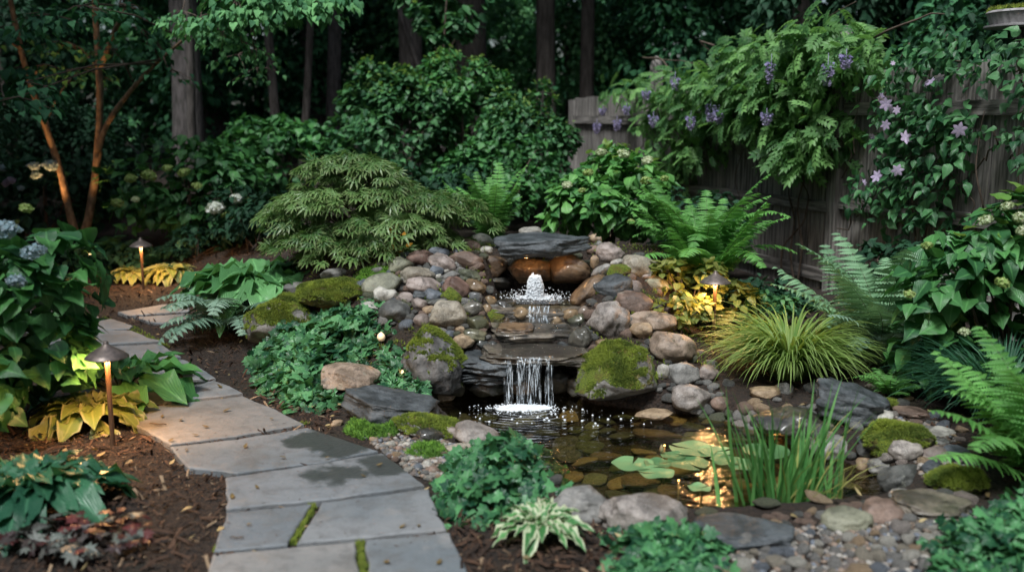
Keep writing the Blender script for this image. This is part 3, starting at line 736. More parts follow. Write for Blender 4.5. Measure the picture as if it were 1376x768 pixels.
# larger pieces
rock(727,329,134,30,'slate','s',2,'wide dark slate capstone bridging the top of the waterfall',Y=6.72,name='capstone',cat='slab',dy=.62)
rock(713,312,30,16,'pale','r',0,'pale lumpy stone sitting on top of the slate capstone',Y=6.98)
rock(712,363,56,34,'wbrown','r',0,'wet orange-brown boulder behind the bubbling fountain',Y=6.80)
rock(768,363,58,44,'wbrown','b',-10,'large wet grey-brown boulder under the right end of the capstone',Y=6.75)
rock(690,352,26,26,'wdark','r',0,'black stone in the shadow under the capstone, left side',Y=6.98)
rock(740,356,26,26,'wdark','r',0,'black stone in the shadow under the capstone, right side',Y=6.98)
rock(580,482,94,90,'mossy','b',0,'big dark boulder with green moss at its crown left of the waterfall',moss=5200,k=.55)
rock(828,498,114,82,'moss','b',0,'big mossy boulder right of the waterfall',moss=8000,k=.6)
rock(383,432,106,76,'moss','b',0,'large moss covered boulder at the far left of the rockery',moss=9000,k=.5)
rock(448,393,100,40,'mossf','b',0,'low moss blanketed boulder behind the ivy',moss=6000,k=.5)
rock(440,402,46,18,'grey','b',0,'bare grey rock poking out of the moss behind the ivy',k=1.1)
rock(365,436,36,34,'grey','b',20,'bare grey knob on the front of the left mossy boulder',k=1.2)
rock(528,547,134,46,'slate','s',-6,'long blue-grey slate slab between ivy and pond',k=.7)
rock(580,573,100,36,'mossy','b',-6,'dark flat boulder with yellow moss at the left pond shore',moss=3200)
rock(1145,541,114,50,'slate','s',-12,'dark blue slate slab lying on the right bank',k=1.0)
rock(1204,590,94,58,'mossf','b',0,'rounded moss mound on the right bank',moss=6000)
rock(1286,646,84,44,'mossf','b',0,'low moss covered stone at the foot of the lower right fern',moss=3500)
rock(1247,677,116,32,'wslate','s',0,'flat grey slab crossing the dry end of the creek',k=.7)
rock(1002,712,136,38,'slate','s',0,'dark flat slate boulder at the front of the pond',k=.7)
rock(1192,545,26,16,'mossf','r',0,'small mossy stone at the right end of the slate slab',moss=600)
rock(878,556,50,14,'tan','f',0,'tan stone just breaking the pond surface',Y=5.32)
# ledges of the fall
def ledge(cx_, cy_, zt, sx, sy, th, label, mat='wslate'):
    SEED[0] += 1; V, F = rock_shape('s', 5, SEED[0]); V = V / (V.max(0) - V.min(0)) * 2; V -= (V.max(0) + V.min(0)) / 2
    V[:, :2] = np.sign(V[:, :2]) * np.abs(V[:, :2]) ** .62; V *= (1 + .12 * noisev(V, 2.2, SEED[0] * 1.3, 4))[:, None]; V = V * [sx / 2, sy / 2, th / 2]
    p = np.array([cx_, cy_, zt - th / 2]); mb = MB(); mb.faces(V + p, F); return tag(mb.build('ledge_slab', RM[mat], loc=tuple(p)), label, 'slab')
ledge(.15, 5.82, .185, .66, .50, .055, 'wet flat lip slab the lower waterfall pours over')
ledge(-.13, 5.78, .150, .34, .42, .08, 'stacked dark slate ledge left under the waterfall lip', 'slate')
ledge(.36, 5.80, .165, .34, .42, .05, 'dark rough slab under the right side of the waterfall lip', 'wslate')
ledge(-.12, 5.80, .075, .40, .40, .07, 'lower layer of dark slate left behind the falling water', 'slate')
ledge(.17, 6.12, .250, .66, .46, .07, 'wet flat middle slab of the stream above the lip')
ledge(.02, 6.06, .268, .24, .22, .035, 'thin brown slab lying on the left of the middle slab', 'wbrown')
ledge(.20, 6.33, .335, .70, .20, .10, 'wet dam stone holding the upper basin')
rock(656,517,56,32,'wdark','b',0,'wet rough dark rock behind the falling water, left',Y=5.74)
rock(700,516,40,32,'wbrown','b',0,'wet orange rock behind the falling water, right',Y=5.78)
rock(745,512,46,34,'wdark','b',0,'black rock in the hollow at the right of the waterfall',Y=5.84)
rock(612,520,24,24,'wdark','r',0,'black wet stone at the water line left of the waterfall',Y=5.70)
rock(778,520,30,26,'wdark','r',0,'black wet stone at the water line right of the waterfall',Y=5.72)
# filler stones of the pile: individual, small, between the named ones
FG = 'small dark filler stones packed between the larger stones of the rock pile'
used = [(s[0], s[1], s[2], s[3]) for s in ST] + [(580, 482, 94, 90), (828, 498, 114, 82), (727, 329, 134, 30), (712, 380, 110, 50), (700, 470, 150, 90)]
PROT = {}
def fill(poly_px, n, smin, smax, mats, label, group, name='stone', cover=.62, tries=40, subd=3):
    protos = PROT.setdefault(name, {})
    got = 0; pp = np.array(poly_px, float)
    for _ in range(n * tries):
        if got >= n: break
        px, py = random.uniform(pp[:, 0].min(), pp[:, 0].max()), random.uniform(pp[:, 1].min(), pp[:, 1].max())
        if sdf(np.array([px]), np.array([py]), pp)[0] > 0: continue
        sc_ = .45 + .55 * (py / 768) if py > 500 else 1; w = random.uniform(smin, smax) * sc_; h = w * random.uniform(.6, .85)
        if any(((px - a) / ((c + w) / 2 * cover)) ** 2 + ((py - b) / ((d + h) / 2 * cover)) ** 2 < 1 for a, b, c, d in used): continue
        used.append((px, py, w, h)); m = random.choice(mats); k0 = (m, random.randrange(3))
        p, t = hit(px, py, .65 if name == 'pebble' else .3, h)
        if k0 not in protos:
            V, F = rock_shape('r', subd, 900 + len(protos)); V = V / (V.max(0) - V.min(0)) * 2; mb = MB(); mb.faces(V, F); protos[k0] = mb.mesh(name, RM[m])
        o = bpy.data.objects.new(name, protos[k0]); sc.collection.objects.link(o); o.location = p
        rx = w / 2 * t / FPX; o.scale = (rx, rx * random.uniform(.7, 1), rx * random.uniform(.5, .75) * (.4 if 'under water' in str(label('grey', 0, 0)) else 1)); o.rotation_euler = (random.uniform(-.3, .3), random.uniform(-.3, .3), random.uniform(0, 3.1))
        L = label(m, px, py) if callable(label) else label; tag(o, L[0] if isinstance(L, tuple) else L, 'pebble' if name == 'pebble' else 'stone', L[1] if isinstance(L, tuple) else group); got += 1
CN = dict(pale='cream', grey='grey', dgrey='dark grey', blue='blue-grey', brown='brown', red='red-brown', pink='pink', tan='tan', green='grey-green', olive='olive', speck='speckled', mott='mottled', wdark='wet black', wbrown='wet brown')
def lab(zone, size='small'):
    return lambda m, px, py: (f'{size} {CN[m]} {zone}', f'{CN[m]} stones, {zone}')
fill([(480, 380), (520, 345), (600, 325), (655, 320), (672, 380), (655, 455), (600, 460), (560, 440), (490, 430)], 60, 12, 24, ['dgrey', 'grey', 'brown', 'blue', 'olive', 'dgrey'], lab('filler stone wedged in the rock pile left of the stream'), '')
fill([(770, 345), (800, 315), (845, 330), (900, 365), (910, 400), (880, 450), (950, 470), (985, 520), (930, 555), (870, 520), (770, 470), (760, 420)], 60, 12, 24, ['dgrey', 'grey', 'brown', 'olive', 'dgrey'], lab('filler stone wedged in the rock pile right of the stream'), '')
fill([(645, 405), (770, 405), (775, 440), (745, 450), (650, 450)], 14, 10, 18, ['wdark', 'wbrown', 'wdark'], lab('pebble lying in the stream between the basins'), '', cover=.8)
fill([(655, 388), (790, 388), (785, 410), (650, 412)], 14, 8, 18, ['wdark', 'wbrown', 'wdark'], lab('pebble in the upper basin round the fountain'), '', cover=.8)
fill([(495, 590), (560, 585), (610, 600), (600, 650), (560, 640)], 55, 8, 17, ['pale', 'grey', 'brown', 'blue', 'pink', 'tan'], lab('pebble in the gravel strip between path and pond'), '', name='pebble')
fill([(985, 540), (1040, 520), (1190, 520), (1310, 580), (1310, 670), (1215, 680), (1200, 640), (1090, 600)], 60, 16, 34, ['grey', 'brown', 'blue', 'dgrey', 'mott', 'pink', 'tan'], lab('stone on the right bank of the creek'), '', name='cobble')
fill([(930, 548), (1010, 540), (1110, 590), (1160, 618), (1100, 600), (1010, 578), (940, 565)], 46, 16, 36, ['dgrey', 'grey', 'brown', 'olive', 'mott'], lab('stone lining the far right waterline'), '', name='cobble', cover=.6)
fill([(1020, 690), (1110, 686), (1170, 676), (1120, 700), (1040, 706)], 30, 16, 34, ['grey', 'brown', 'dgrey', 'tan'], lab('stone lining the front waterline'), '', name='cobble', cover=.6)
fill([(600, 545), (640, 560), (700, 600), (760, 650), (720, 640), (640, 600)], 26, 14, 30, ['dgrey', 'wdark', 'olive', 'brown'], lab('stone along the near left waterline'), '')
fill([(940, 700), (1010, 725), (1080, 715), (1150, 715), (1230, 690), (1300, 680), (1290, 720), (1330, 800), (900, 800), (960, 760)], 295, 15, 34, ['pale', 'speck', 'blue', 'grey', 'grey', 'pink', 'mott', 'pale', 'speck', 'grey', 'blue', 'tan'], lab('river pebble in the gravel bed at the lower right'), '', name='pebble', cover=.72)
fill([(640, 556), (900, 560), (1080, 620), (1150, 650), (1060, 685), (900, 690), (820, 680), (700, 610)], 70, 30, 90, ['olive', 'brown', 'tan', 'dgrey', 'green', 'olive'], lab('stone lying under water on the pond bottom'), '', name='submerged_stone', cover=.6)
# litter and moss in the gaps of the pile
x, y = region(16000, -1.5, 1.5, 5.5, 7.3); ok = (sdf(x, y) > .06) & (chan(x, y) < .1) & (terr(x, y) > .06) & (rng.random(len(x)) < .6); x, y = x[ok], y[ok]; n = len(x); az = rng.uniform(0, 6.28, n)
mb = MB(); scat(mb, CHIP, np.stack([x, y, terr(x, y) + rng.uniform(.003, .03, n)], 1), np.stack([np.cos(az), np.sin(az), rng.normal(size=n) * .4], 1), ZUP_ + rng.normal(size=(n, 3)) * .5, rng.uniform(.008, .026, n)); tag(mb.build('leaf_litter', CHM, smooth=False), kind='stuff', label='dark leaf litter caught between the stones of the rock pile', cat='leaf litter')
x, y = region(15000, -1.6, 1.6, 5.5, 7.3); ok = (sdf(x, y) > .03) & (terr(x, y) > .03) & (chan(x, y) < .5) & (np.sin(x * 13 + 2) * np.sin(y * 17) + .5 * np.sin(x * 41 + y * 37) > .35); x, y = x[ok], y[ok]; n = len(x)
mb = MB(); scat(mb, TUFT, np.stack([x, y, terr(x, y) + rng.uniform(.0, .03, n)], 1), rdir(n), ZUP_ + rng.normal(size=(n, 3)) * .4, rng.uniform(.012, .03, n)); tag(mb.build('gap_moss', MOSSG), kind='stuff', label='moss growing in the gaps of the rock pile', cat='moss')
# gravel base layer
pg = np.array([P(*q, .0)[:2] for q in [(900, 810), (945, 700), (1080, 710), (1200, 690), (1300, 670), (1300, 620), (1270, 570), (1190, 560), (1240, 640), (1330, 700), (1360, 810)]])
pg2 = np.array([P(*q, .0)[:2] for q in [(490, 590), (560, 580), (660, 612), (620, 660), (560, 640)]])
mb = MB(); V0, F0 = ico(1)
for poly, n in ((pg, 2600), (pg2, 700)):
    x = rng.uniform(poly[:, 0].min(), poly[:, 0].max(), n * 3); y = rng.uniform(poly[:, 1].min(), poly[:, 1].max(), n * 3); ok = (sdf(x, y, poly) < 0) & (sdf(x, y) > .02) & ~onpath(x, y, .0)
    x, y = x[ok][:n], y[ok][:n]; n = len(x)
    T0 = Tm(V0 * [1, .8, .6], F0, np.tile([.5, .5, 0], (len(V0), 1))); scat(mb, T0, np.stack([x, y, terr(x, y) + .004], 1), rdir(n) * [1, 1, .2], np.tile([0, 0, 1.], (n, 1)) + rng.normal(size=(n, 3)) * .2, rng.uniform(.008, .021, n))
m, nt, b_, o_ = newmat('gravel'); at = N(nt, 'ShaderNodeAttribute', attribute_name='uvl'); sp = N(nt, 'ShaderNodeSeparateXYZ'); nt.links.new(at.outputs['Vector'], sp.inputs[0])
cr = N(nt, 'ShaderNodeValToRGB'); nt.links.new(sp.outputs[2], cr.inputs[0]); cr.color_ramp.interpolation = 'CONSTANT'
for k, c in enumerate([(.08, .08, .08), (.2, .18, .16), (.12, .135, .16), (.22, .16, .12), (.13, .10, .075), (.3, .28, .25)]):
    e = cr.color_ramp.elements[0] if k == 0 else cr.color_ramp.elements.new(k / 6); e.color = (*c, 1)
nt.links.new(cr.outputs[0], b_.inputs['Base Color']); b_.inputs['Roughness'].default_value = .65
tag(mb.build('gravel', m), kind='stuff', label='fine mixed gravel filling the bed between larger pebbles', cat='gravel')
# ------------------------------------------------------------ falling water
m, nt, b_, o_ = newmat('foam'); b_.inputs['Base Color'].default_value = (.68, .72, .75, 1); b_.inputs['Roughness'].default_value = .25; b_.inputs['Specular IOR Level'].default_value = .6
b_.inputs['Subsurface Weight'].default_value = .0; FOAM = m
m, nt, b_, o_ = newmat('falling_water'); b_.inputs['Base Color'].default_value = (.72, .80, .86, 1); b_.inputs['Roughness'].default_value = .12
tr = N(nt, 'ShaderNodeBsdfTransparent'); mx = N(nt, 'ShaderNodeMixShader'); tc = N(nt, 'ShaderNodeTexCoord').outputs['Object']
mp = N(nt, 'ShaderNodeMapping'); mp.inputs['Scale'].default_value = (130, 60, 7); nt.links.new(tc, mp.inputs[0])
nt.links.new(ramp(nt, noise_n(nt, mp.outputs[0], 1.0, 3), .50, .68, .99, .25), mx.inputs[0]); nt.links.new(b_.outputs[0], mx.inputs[1]); nt.links.new(tr.outputs[0], mx.inputs[2]); nt.links.new(mx.outputs[0], o_.inputs[0]); FALL = m
DR = Tm(ico(2)[0], ico(2)[1], np.tile([.5, .5, 0], (len(ico(2)[0]), 1))); DR1 = Tm(ico(1)[0], ico(1)[1], np.tile([.5, .5, 0], (len(ico(1)[0]), 1)))
t = thing('waterfall', 'white strands of water falling from the flat lip slab into the pond', 'waterfall', (fallc[0], 5.57, WATER))
for (a, b, n, y0) in ((677, 689, 8, 5.60), (694, 708, 13, 5.56), (709, 727, 16, 5.55), (733, 743, 6, 5.58)):
    mb = MB()
    for k in range(int(n * .65)):
        px = random.triangular(a, b, (a + b) / 2 + random.choice((-4, 4))); p0 = D(px, 486, y0); z0 = .178; x0 = p0[0]; ph = random.uniform(0, 6); drift = random.uniform(-.02, .02); zz = np.linspace(0, 1, 14)
        y1 = y0 - .03 - random.random() * .02; end = random.uniform(.45, 1) if k % 2 else 1.0
        pts = [(x0 + drift * q + .003 * math.sin(ph + q * 9), y0 + .05 - (.05 + y0 - y1) * min(1, q * 3 + .25) ** .5, z0 + .004 - (z0 - WATER) * end * max(0, q * 1.04 - .04)) for q in zz]
        mb.tube(pts, [(.0010 + .0026 * random.random() ** 1.5) * (1.25 - .6 * q + .5 * abs(math.sin(q * (9 + k % 5) + ph))) for q in zz], 6)
    for sh in range(1):
        xa, xb = D(a, 500, y0)[0] - .004, D(b, 500, y0)[0] + .004; nu, nv_ = 9, 18; VV = []
        for i in range(nv_):
            q = i / (nv_ - 1)
            for j in range(nu): VV.append((xa + (xb - xa) * (j / (nu - 1) * (1 - .12 * q) + .06 * q) + .003 * math.sin(q * 7 + j), y0 + .012 * sh + .05 * (1 - min(1, q * 3 + .25) ** .5) - .03 * q + .005 * math.sin(j * 1.9 + sh * 2 + q * 3), .182 - (.182 - WATER) * q))
        mb.faces(VV, [(i * nu + j, i * nu + j + 1, (i + 1) * nu + j + 1, (i + 1) * nu + j) for i in range(nv_ - 1) for j in range(nu - 1)])
    nd = n * 3; x = D(a, 500, y0)[0] + rng.random(nd) * (D(b, 500, y0)[0] - D(a, 500, y0)[0]); scat(mb, DR1, np.stack([x, y0 - .02 + rng.normal(size=nd) * .015, rng.uniform(WATER, .1, nd)], 1), np.tile([0, 0, -1.], (nd, 1)), rdir(nd), rng.uniform(.0015, .004, nd))
    mb.build('water_strand', FALL, t)
mb = MB(); n = 1300
Vf, Ff = ico(4); Vf = Vf * [.16, .055, .016]; Vf[:, 2] += .012 * noisev(Vf * 30, 1, 3, 3) * (Vf[:, 2] > 0); mb.faces(Vf * (1 + .2 * noisev(Vf * 12, 1, 7, 3))[:, None] + [fallc[0] - .02, 5.50, WATER + .001], Ff)
r = np.abs(rng.normal(size=n)) * .5; th = rng.uniform(0, 6.28, n); x = fallc[0] - .02 + r * .22 * np.cos(th); y = 5.50 + r * .085 * np.sin(th)
scat(mb, DR1, np.stack([x, y, WATER + rng.random(n) * .02 * np.exp(-r * 2)], 1), rdir(n), rdir(n), rng.uniform(.0025, .010, n) * np.exp(-r * .6))
mb.build('foam', FOAM, t)
mb = MB(); n = 70
u = rng.normal(size=(n, 2)); x = fallc[0] + .05 + u[:, 0] * .42; y = 5.34 + u[:, 1] * .10; ok = sdf(x, y) < -.05; x, y = x[ok], y[ok]; n = len(x)
scat(mb, DR, np.stack([x, y, np.full(n, WATER)], 1), rdir(n), rdir(n), rng.uniform(.002, .008, n))
tag(mb.build('foam_bubbles', FOAM), kind='stuff', label='white bubbles drifting on the pond in front of the waterfall', cat='bubbles')
# small cascade between basins
t = thing('cascade', 'short bluish step of water between the upper basin and the middle slab', 'waterfall', (.2, 6.22, .25))
mb = MB()
for k in range(26):
    x0 = random.uniform(.10, .24); pts = [(x0 + .004 * math.sin(q * 8 + k), 6.28 - .07 * q, .345 - .095 * q ** 1.5) for q in np.linspace(0, 1, 8)]; mb.tube(pts, random.uniform(.003, .006), 5)
mb.build('water_strand', FALL, t)
# basin water and bubbler
SH = water_mat('basin_water', (.7, .66, .5), .8, 24)
mb = MB(); 
V = [(.17 + .36 * math.cos(a) * (1 + .1 * math.sin(3 * a)), 6.58 + .27 * math.sin(a), .352) for a in np.linspace(0, 6.28, 25)[:-1]]; mb.faces(V, [tuple(range(24))])
tag(mb.build('basin_water', SH), kind='structure')
mb = MB(); V = []; ns = 24
for i in range(ns):
    q = i / (ns - 1); yy = 5.60 + .62 * q; zz_ = .191 if yy < 5.92 else .191 + .068 * min(1, (yy - 5.92) / .08)
    for j in range(9): V.append((-.08 + .50 * j / 8 + .02 * math.sin(yy * 9 + j), yy, zz_ + .003 * math.sin(j * 2 + i)))
mb.faces(V, [(i * 9 + j, i * 9 + j + 1, i * 9 + j + 10, i * 9 + j + 9) for i in range(ns - 1) for j in range(8)]); tag(mb.build('stream_water', water_mat('stream_water', (.85, .86, .85), 1.0, 30)), kind='structure')
bc = D(719, 388, 6.55); bc[2] = .352
t = thing('bubbling_fountain', 'frothy white column of water bubbling up in the upper basin', 'fountain', tuple(bc))
mb = MB(); n = 3400; h = rng.random(n) ** .9; rr = (.058 - .022 * h ** 3) * np.sqrt(rng.random(n)); th = rng.uniform(0, 6.28, n)
pos = np.stack([bc[0] + rr * np.cos(th), bc[1] + rr * np.sin(th), bc[2] + h * .145], 1); scat(mb, DR1, pos, rdir(n), rdir(n), rng.uniform(.003, .0075, n))
for k in range(40):
    a = random.uniform(0, 6.28); hh = random.uniform(.09, .165); mb.tube([(bc[0] + math.cos(a) * (.020 + .030 * (1 - q) ** 1.5), bc[1] + math.sin(a) * (.02 + .030 * (1 - q) ** 1.5), bc[2] + hh * q) for q in np.linspace(0, 1, 6)], [.008, .007, .007, .006, .005, .003], 5)
mb.build('water_column', FOAM, t)
mb = MB(); n = 700; r = np.abs(rng.normal(size=n)); th = rng.uniform(0, 6.28, n); x = bc[0] + .11 * r * np.cos(th); y = bc[1] + .07 * r * np.sin(th)
scat(mb, DR1, np.stack([x, y, bc[2] + np.maximum(0, rng.normal(size=n)) * .006], 1), rdir(n), rdir(n), rng.uniform(.003, .010, n) * np.exp(-r * .35)); mb.build('foam', FOAM, t)
mb = MB(); n = 160; th = rng.uniform(0, 6.28, n); r = rng.uniform(.03, .26, n); scat(mb, DR1, np.stack([bc[0] + r * np.cos(th), bc[1] + r * .8 * np.sin(th), bc[2] + rng.uniform(0, .09, n) * (1.1 - r * 3).clip(.1)], 1), rdir(n), rdir(n), rng.uniform(.0015, .0045, n)); mb.build('droplet_spray', FOAM, t)
# ------------------------------------------------------------ lamps
BRONZE = plain('weathered_bronze', (.20, .16, .14), .45, .5, c2=(.12, .10, .09), scale=40, bm=.1); POLEM = plain('brass_pole', (.15, .085, .045), .5, .2, c2=(.09, .05, .03), scale=8, stretch=(6, 6, .6))
GLOW = emit('lamp_glow', (1.0, .62, .28), 6)
def point(name, loc, w, rad=.02, col=(1, .52, .20), par=None, spot=None, aim=None):
    l = bpy.data.lights.new(name, 'SPOT' if spot else 'POINT'); l.energy = w; l.shadow_soft_size = rad; l.color = col; o = bpy.data.objects.new(name, l); sc.collection.objects.link(o)
    if spot: l.spot_size = R(spot); l.spot_blend = .7; o.rotation_euler = Vector(aim).to_track_quat('-Z', 'Y').to_euler()
    if par is not None: o.parent = par; o.location = Vector(loc) - Vector(par.location)
    else: o.location = loc
    return o
def path_light(px, pyb, H, label, Y=None, w=2.2, lean=0):
    b = hit(px, pyb)[0] if Y is None else D(px, pyb, Y); b = np.array([b[0], b[1], float(terr(b[0], b[1]))])
    t = thing('path_light', label, 'garden lamp', tuple(b), 'bronze path lights along the garden beds')
    q = b; mb = MB(); n = 10; mb.tube([(q[0] + lean * k / n, q[1], q[2] - .05 + (H - .03) * k / n) for k in range(n + 1)], .0115, 12); mb.build('pole', POLEM, t)
    c = (q[0] + lean, q[1], q[2] + H); mb = MB(); R_ = .098
    mb.lathe([(0, .0), (.010, -.001), (.013, -.006), (.012, -.014), (.019, -.018), (.024, -.024), (.045, -.036), (.075, -.055), (R_, -.073), (R_ + .001, -.078), (R_ - .003, -.078), (.072, -.060), (.03, -.036), (0, -.03)], c, 40); mb.build('lamp_shade', BRONZE, t)
    mb = MB(); mb.lathe([(0, -.088), (.015, -.086), (.017, -.070), (.013, -.055), (0, -.053)], c, 16); mb.build('bulb', GLOW, t)
    for a in (-90, 30, 150): point('light', (c[0] + .05 * math.cos(R(a)), c[1] + .05 * math.sin(R(a)), c[2] - .080), w, .016, par=t)
    return t
path_light(152, 601, .515, 'bronze hat path light standing in mulch beside the flagstones, nearest of three', w=5.0)
path_light(193, 389, .47, 'bronze hat path light in front of the yellow hosta at the back bed', w=4.5)
path_light(958, 470, .50, 'bronze hat path light between yellow plant and golden grass', w=3.4, Y=6.25)
def puck(loc, label, w, aim=(0, 0, -1), spot=None):
    t = thing('accent_light', label, 'small lamp', tuple(loc)); mb = MB(); mb.lathe([(0, 0), (.02, 0), (.022, .006), (.02, .014), (0, .016)], loc, 16); mb.build('housing', BRONZE, t)
    mb = MB(); mb.lathe([(0, -.006), (.014, -.006), (.017, -.001), (0, -.0005)], loc, 16); mb.build('bulb', GLOW, t)
    if w: point('light', (loc[0], loc[1] - .02, loc[2] - .025), w, .012, par=t)
puck(D(706, 345, 6.62), 'small warm downlight under the slate capstone, left one', .22); puck(D(747, 342, 6.62), 'small warm downlight under the slate capstone, right one', .22)
def uplight(x, y, aim, w, label, spot=70):
    z = float(terr(x, y)); t = thing('uplight', label, 'spotlight', (x, y, z)); d = Vector(aim).normalized(); c = Vector((x, y, z + .10))
    mb = MB(); mb.tube([(x, y, z - .02), (x, y, z + .08)], .008, 8); mb.build('stake', BRONZE, t); mb = MB(); mb.tube([c - d * .04, c + d * .05], [.028, .035], 16); mb.build('housing', BRONZE, t)
    mb = MB(); mb.tube([c + d * .051, c + d * .055], .03, 16); mb.build('bulb', GLOW, t); point('light', c + d * .075, w, .03, par=t, spot=spot, aim=d)
# ------------------------------------------------------------ fence
WOOD = plain('weathered_wood', (.28, .26, .24), .85, c2=(.06, .055, .05), scale=2.5, bm=.6, stretch=(14, 14, .9))
WOOD2 = plain('weathered_rail_wood', (.27, .25, .23), .85, c2=(.06, .055, .05), scale=3, bm=.6, stretch=(1, 1, 12))
def fx(y): return 3.3 - (y - 6.3) / 3
FE = thing('wooden_fence', 'weathered grey board fence with rails and capped posts behind the wisteria', 'fence', (fx(9), 9, 0))
fdir = np.array([-1 / 3, 1, 0]) / math.hypot(1, 1 / 3); frot = math.atan2(fdir[1], fdir[0]); fn_ = np.array([-fdir[1], fdir[0], 0])
y = 3.3; k = 0
def ftop(y): return 1.92 - .14 * (y - 6) / 7.5
while y < 13.6:
    wdt = random.uniform(.17, .21); c = np.array([fx(y), y, 0]); g = .02 + float(terr(c[0], c[1])) - .05
    top = ftop(y) + random.uniform(-.012, .012); mb = MB(); q = c - fn_ * random.uniform(-.004, .004)
    mb.box((q[0], q[1], (g + top) / 2), (wdt, .022, top - g), frot + random.uniform(-.015, .015), .006); mb.build('board', WOOD, FE, smooth=False)
    y += (wdt + random.uniform(.004, .012)) * fdir[1]
# front side faces the camera/garden (-x side)
fs = fn_ * (1 if fn_[0] < 0 else -1)
for za, hh in ((-.30, .10), (-1.05, .09), (-1.62, .10)):
    for (ya, yb) in ((3.3, 5.7), (5.7, 8.15), (8.15, 11.3), (11.3, 13.6)):
        ym = (ya + yb) / 2; c = np.array([fx(ym), ym, ftop(ym) + za]) + fs * .033; mb = MB(); mb.box(c, ((yb - ya) / fdir[1] - .11, .042, hh), frot); mb.build('rail', WOOD2, FE, smooth=False)
for ya in (3.3, 5.7, 8.15, 11.3, 13.6):
    c = np.array([fx(ya), ya, 0]) + fs * .035; tp = ftop(ya) + .22; tp = tp if ya < 13 else ftop(ya) - .02; mb = MB(); mb.box((c[0], c[1], tp / 2 - .05), (.11, .11, tp + .1), frot); po = mb.build('post', WOOD, FE, smooth=False)
    if ya > 13: continue
    mb = MB(); mb.lathe([(.065, 0), (.072, .03), (.066, .07), (.045, .12), (.015, .155), (0, .16)], (c[0], c[1], tp), 14); o = mb.build('post_cap', WOOD); o.parent = po; o.location = -Vector(FE.location) - Vector(po.location)
# moss topped trough upper right
c = D(1376, 24, 6.75); tr_ = thing('roof_planter', 'fluted grey metal roof trough topped with green moss at the upper right corner', 'planter', (c[0], c[1], terr(c[0], c[1])))
mb = MB(); V = []; n = 60
for z, r in ((.045, .22), (.03, .235), (.028, .225), (-.045, .20), (-.05, .24), (-.062, .24), (-.065, .05)):
    for k in range(n): a = 2 * math.pi * k / n; rr = r * (1 + (.018 * (k % 2) if -.05 < z < .03 else 0)); V.append((c[0] + rr * math.cos(a), c[1] + rr * math.sin(a), c[2] + z))
mb.faces(V, [(i * n + k, i * n + (k + 1) % n, (i + 1) * n + (k + 1) % n, (i + 1) * n + k) for i in range(6) for k in range(n)] + [tuple(range(n))]); mb.build('basin', plain('grey_metal', (.30, .29, .29), .6, c2=(.2, .19, .19)), tr_, smooth=False)
mb = MB(); mb.tube([(c[0], c[1], float(terr(c[0], c[1])) - .1), (c[0], c[1], c[2] - .062)], .045, 12); mb.build('post', WOOD, tr_)
mb = MB(); n = 1500; a = rng.uniform(0, 6.28, n); r = .215 * np.sqrt(rng.random(n)); scat(mb, TUFT, np.stack([c[0] + r * np.cos(a), c[1] + r * np.sin(a), c[2] + .045 + .02 * (1 - r / .22)], 1), rdir(n), np.tile([0, 0, 1.], (n, 1)) + rng.normal(size=(n, 3)) * .3, rng.uniform(.02, .04, n)); mb.build('moss', MOSSG, tr_)
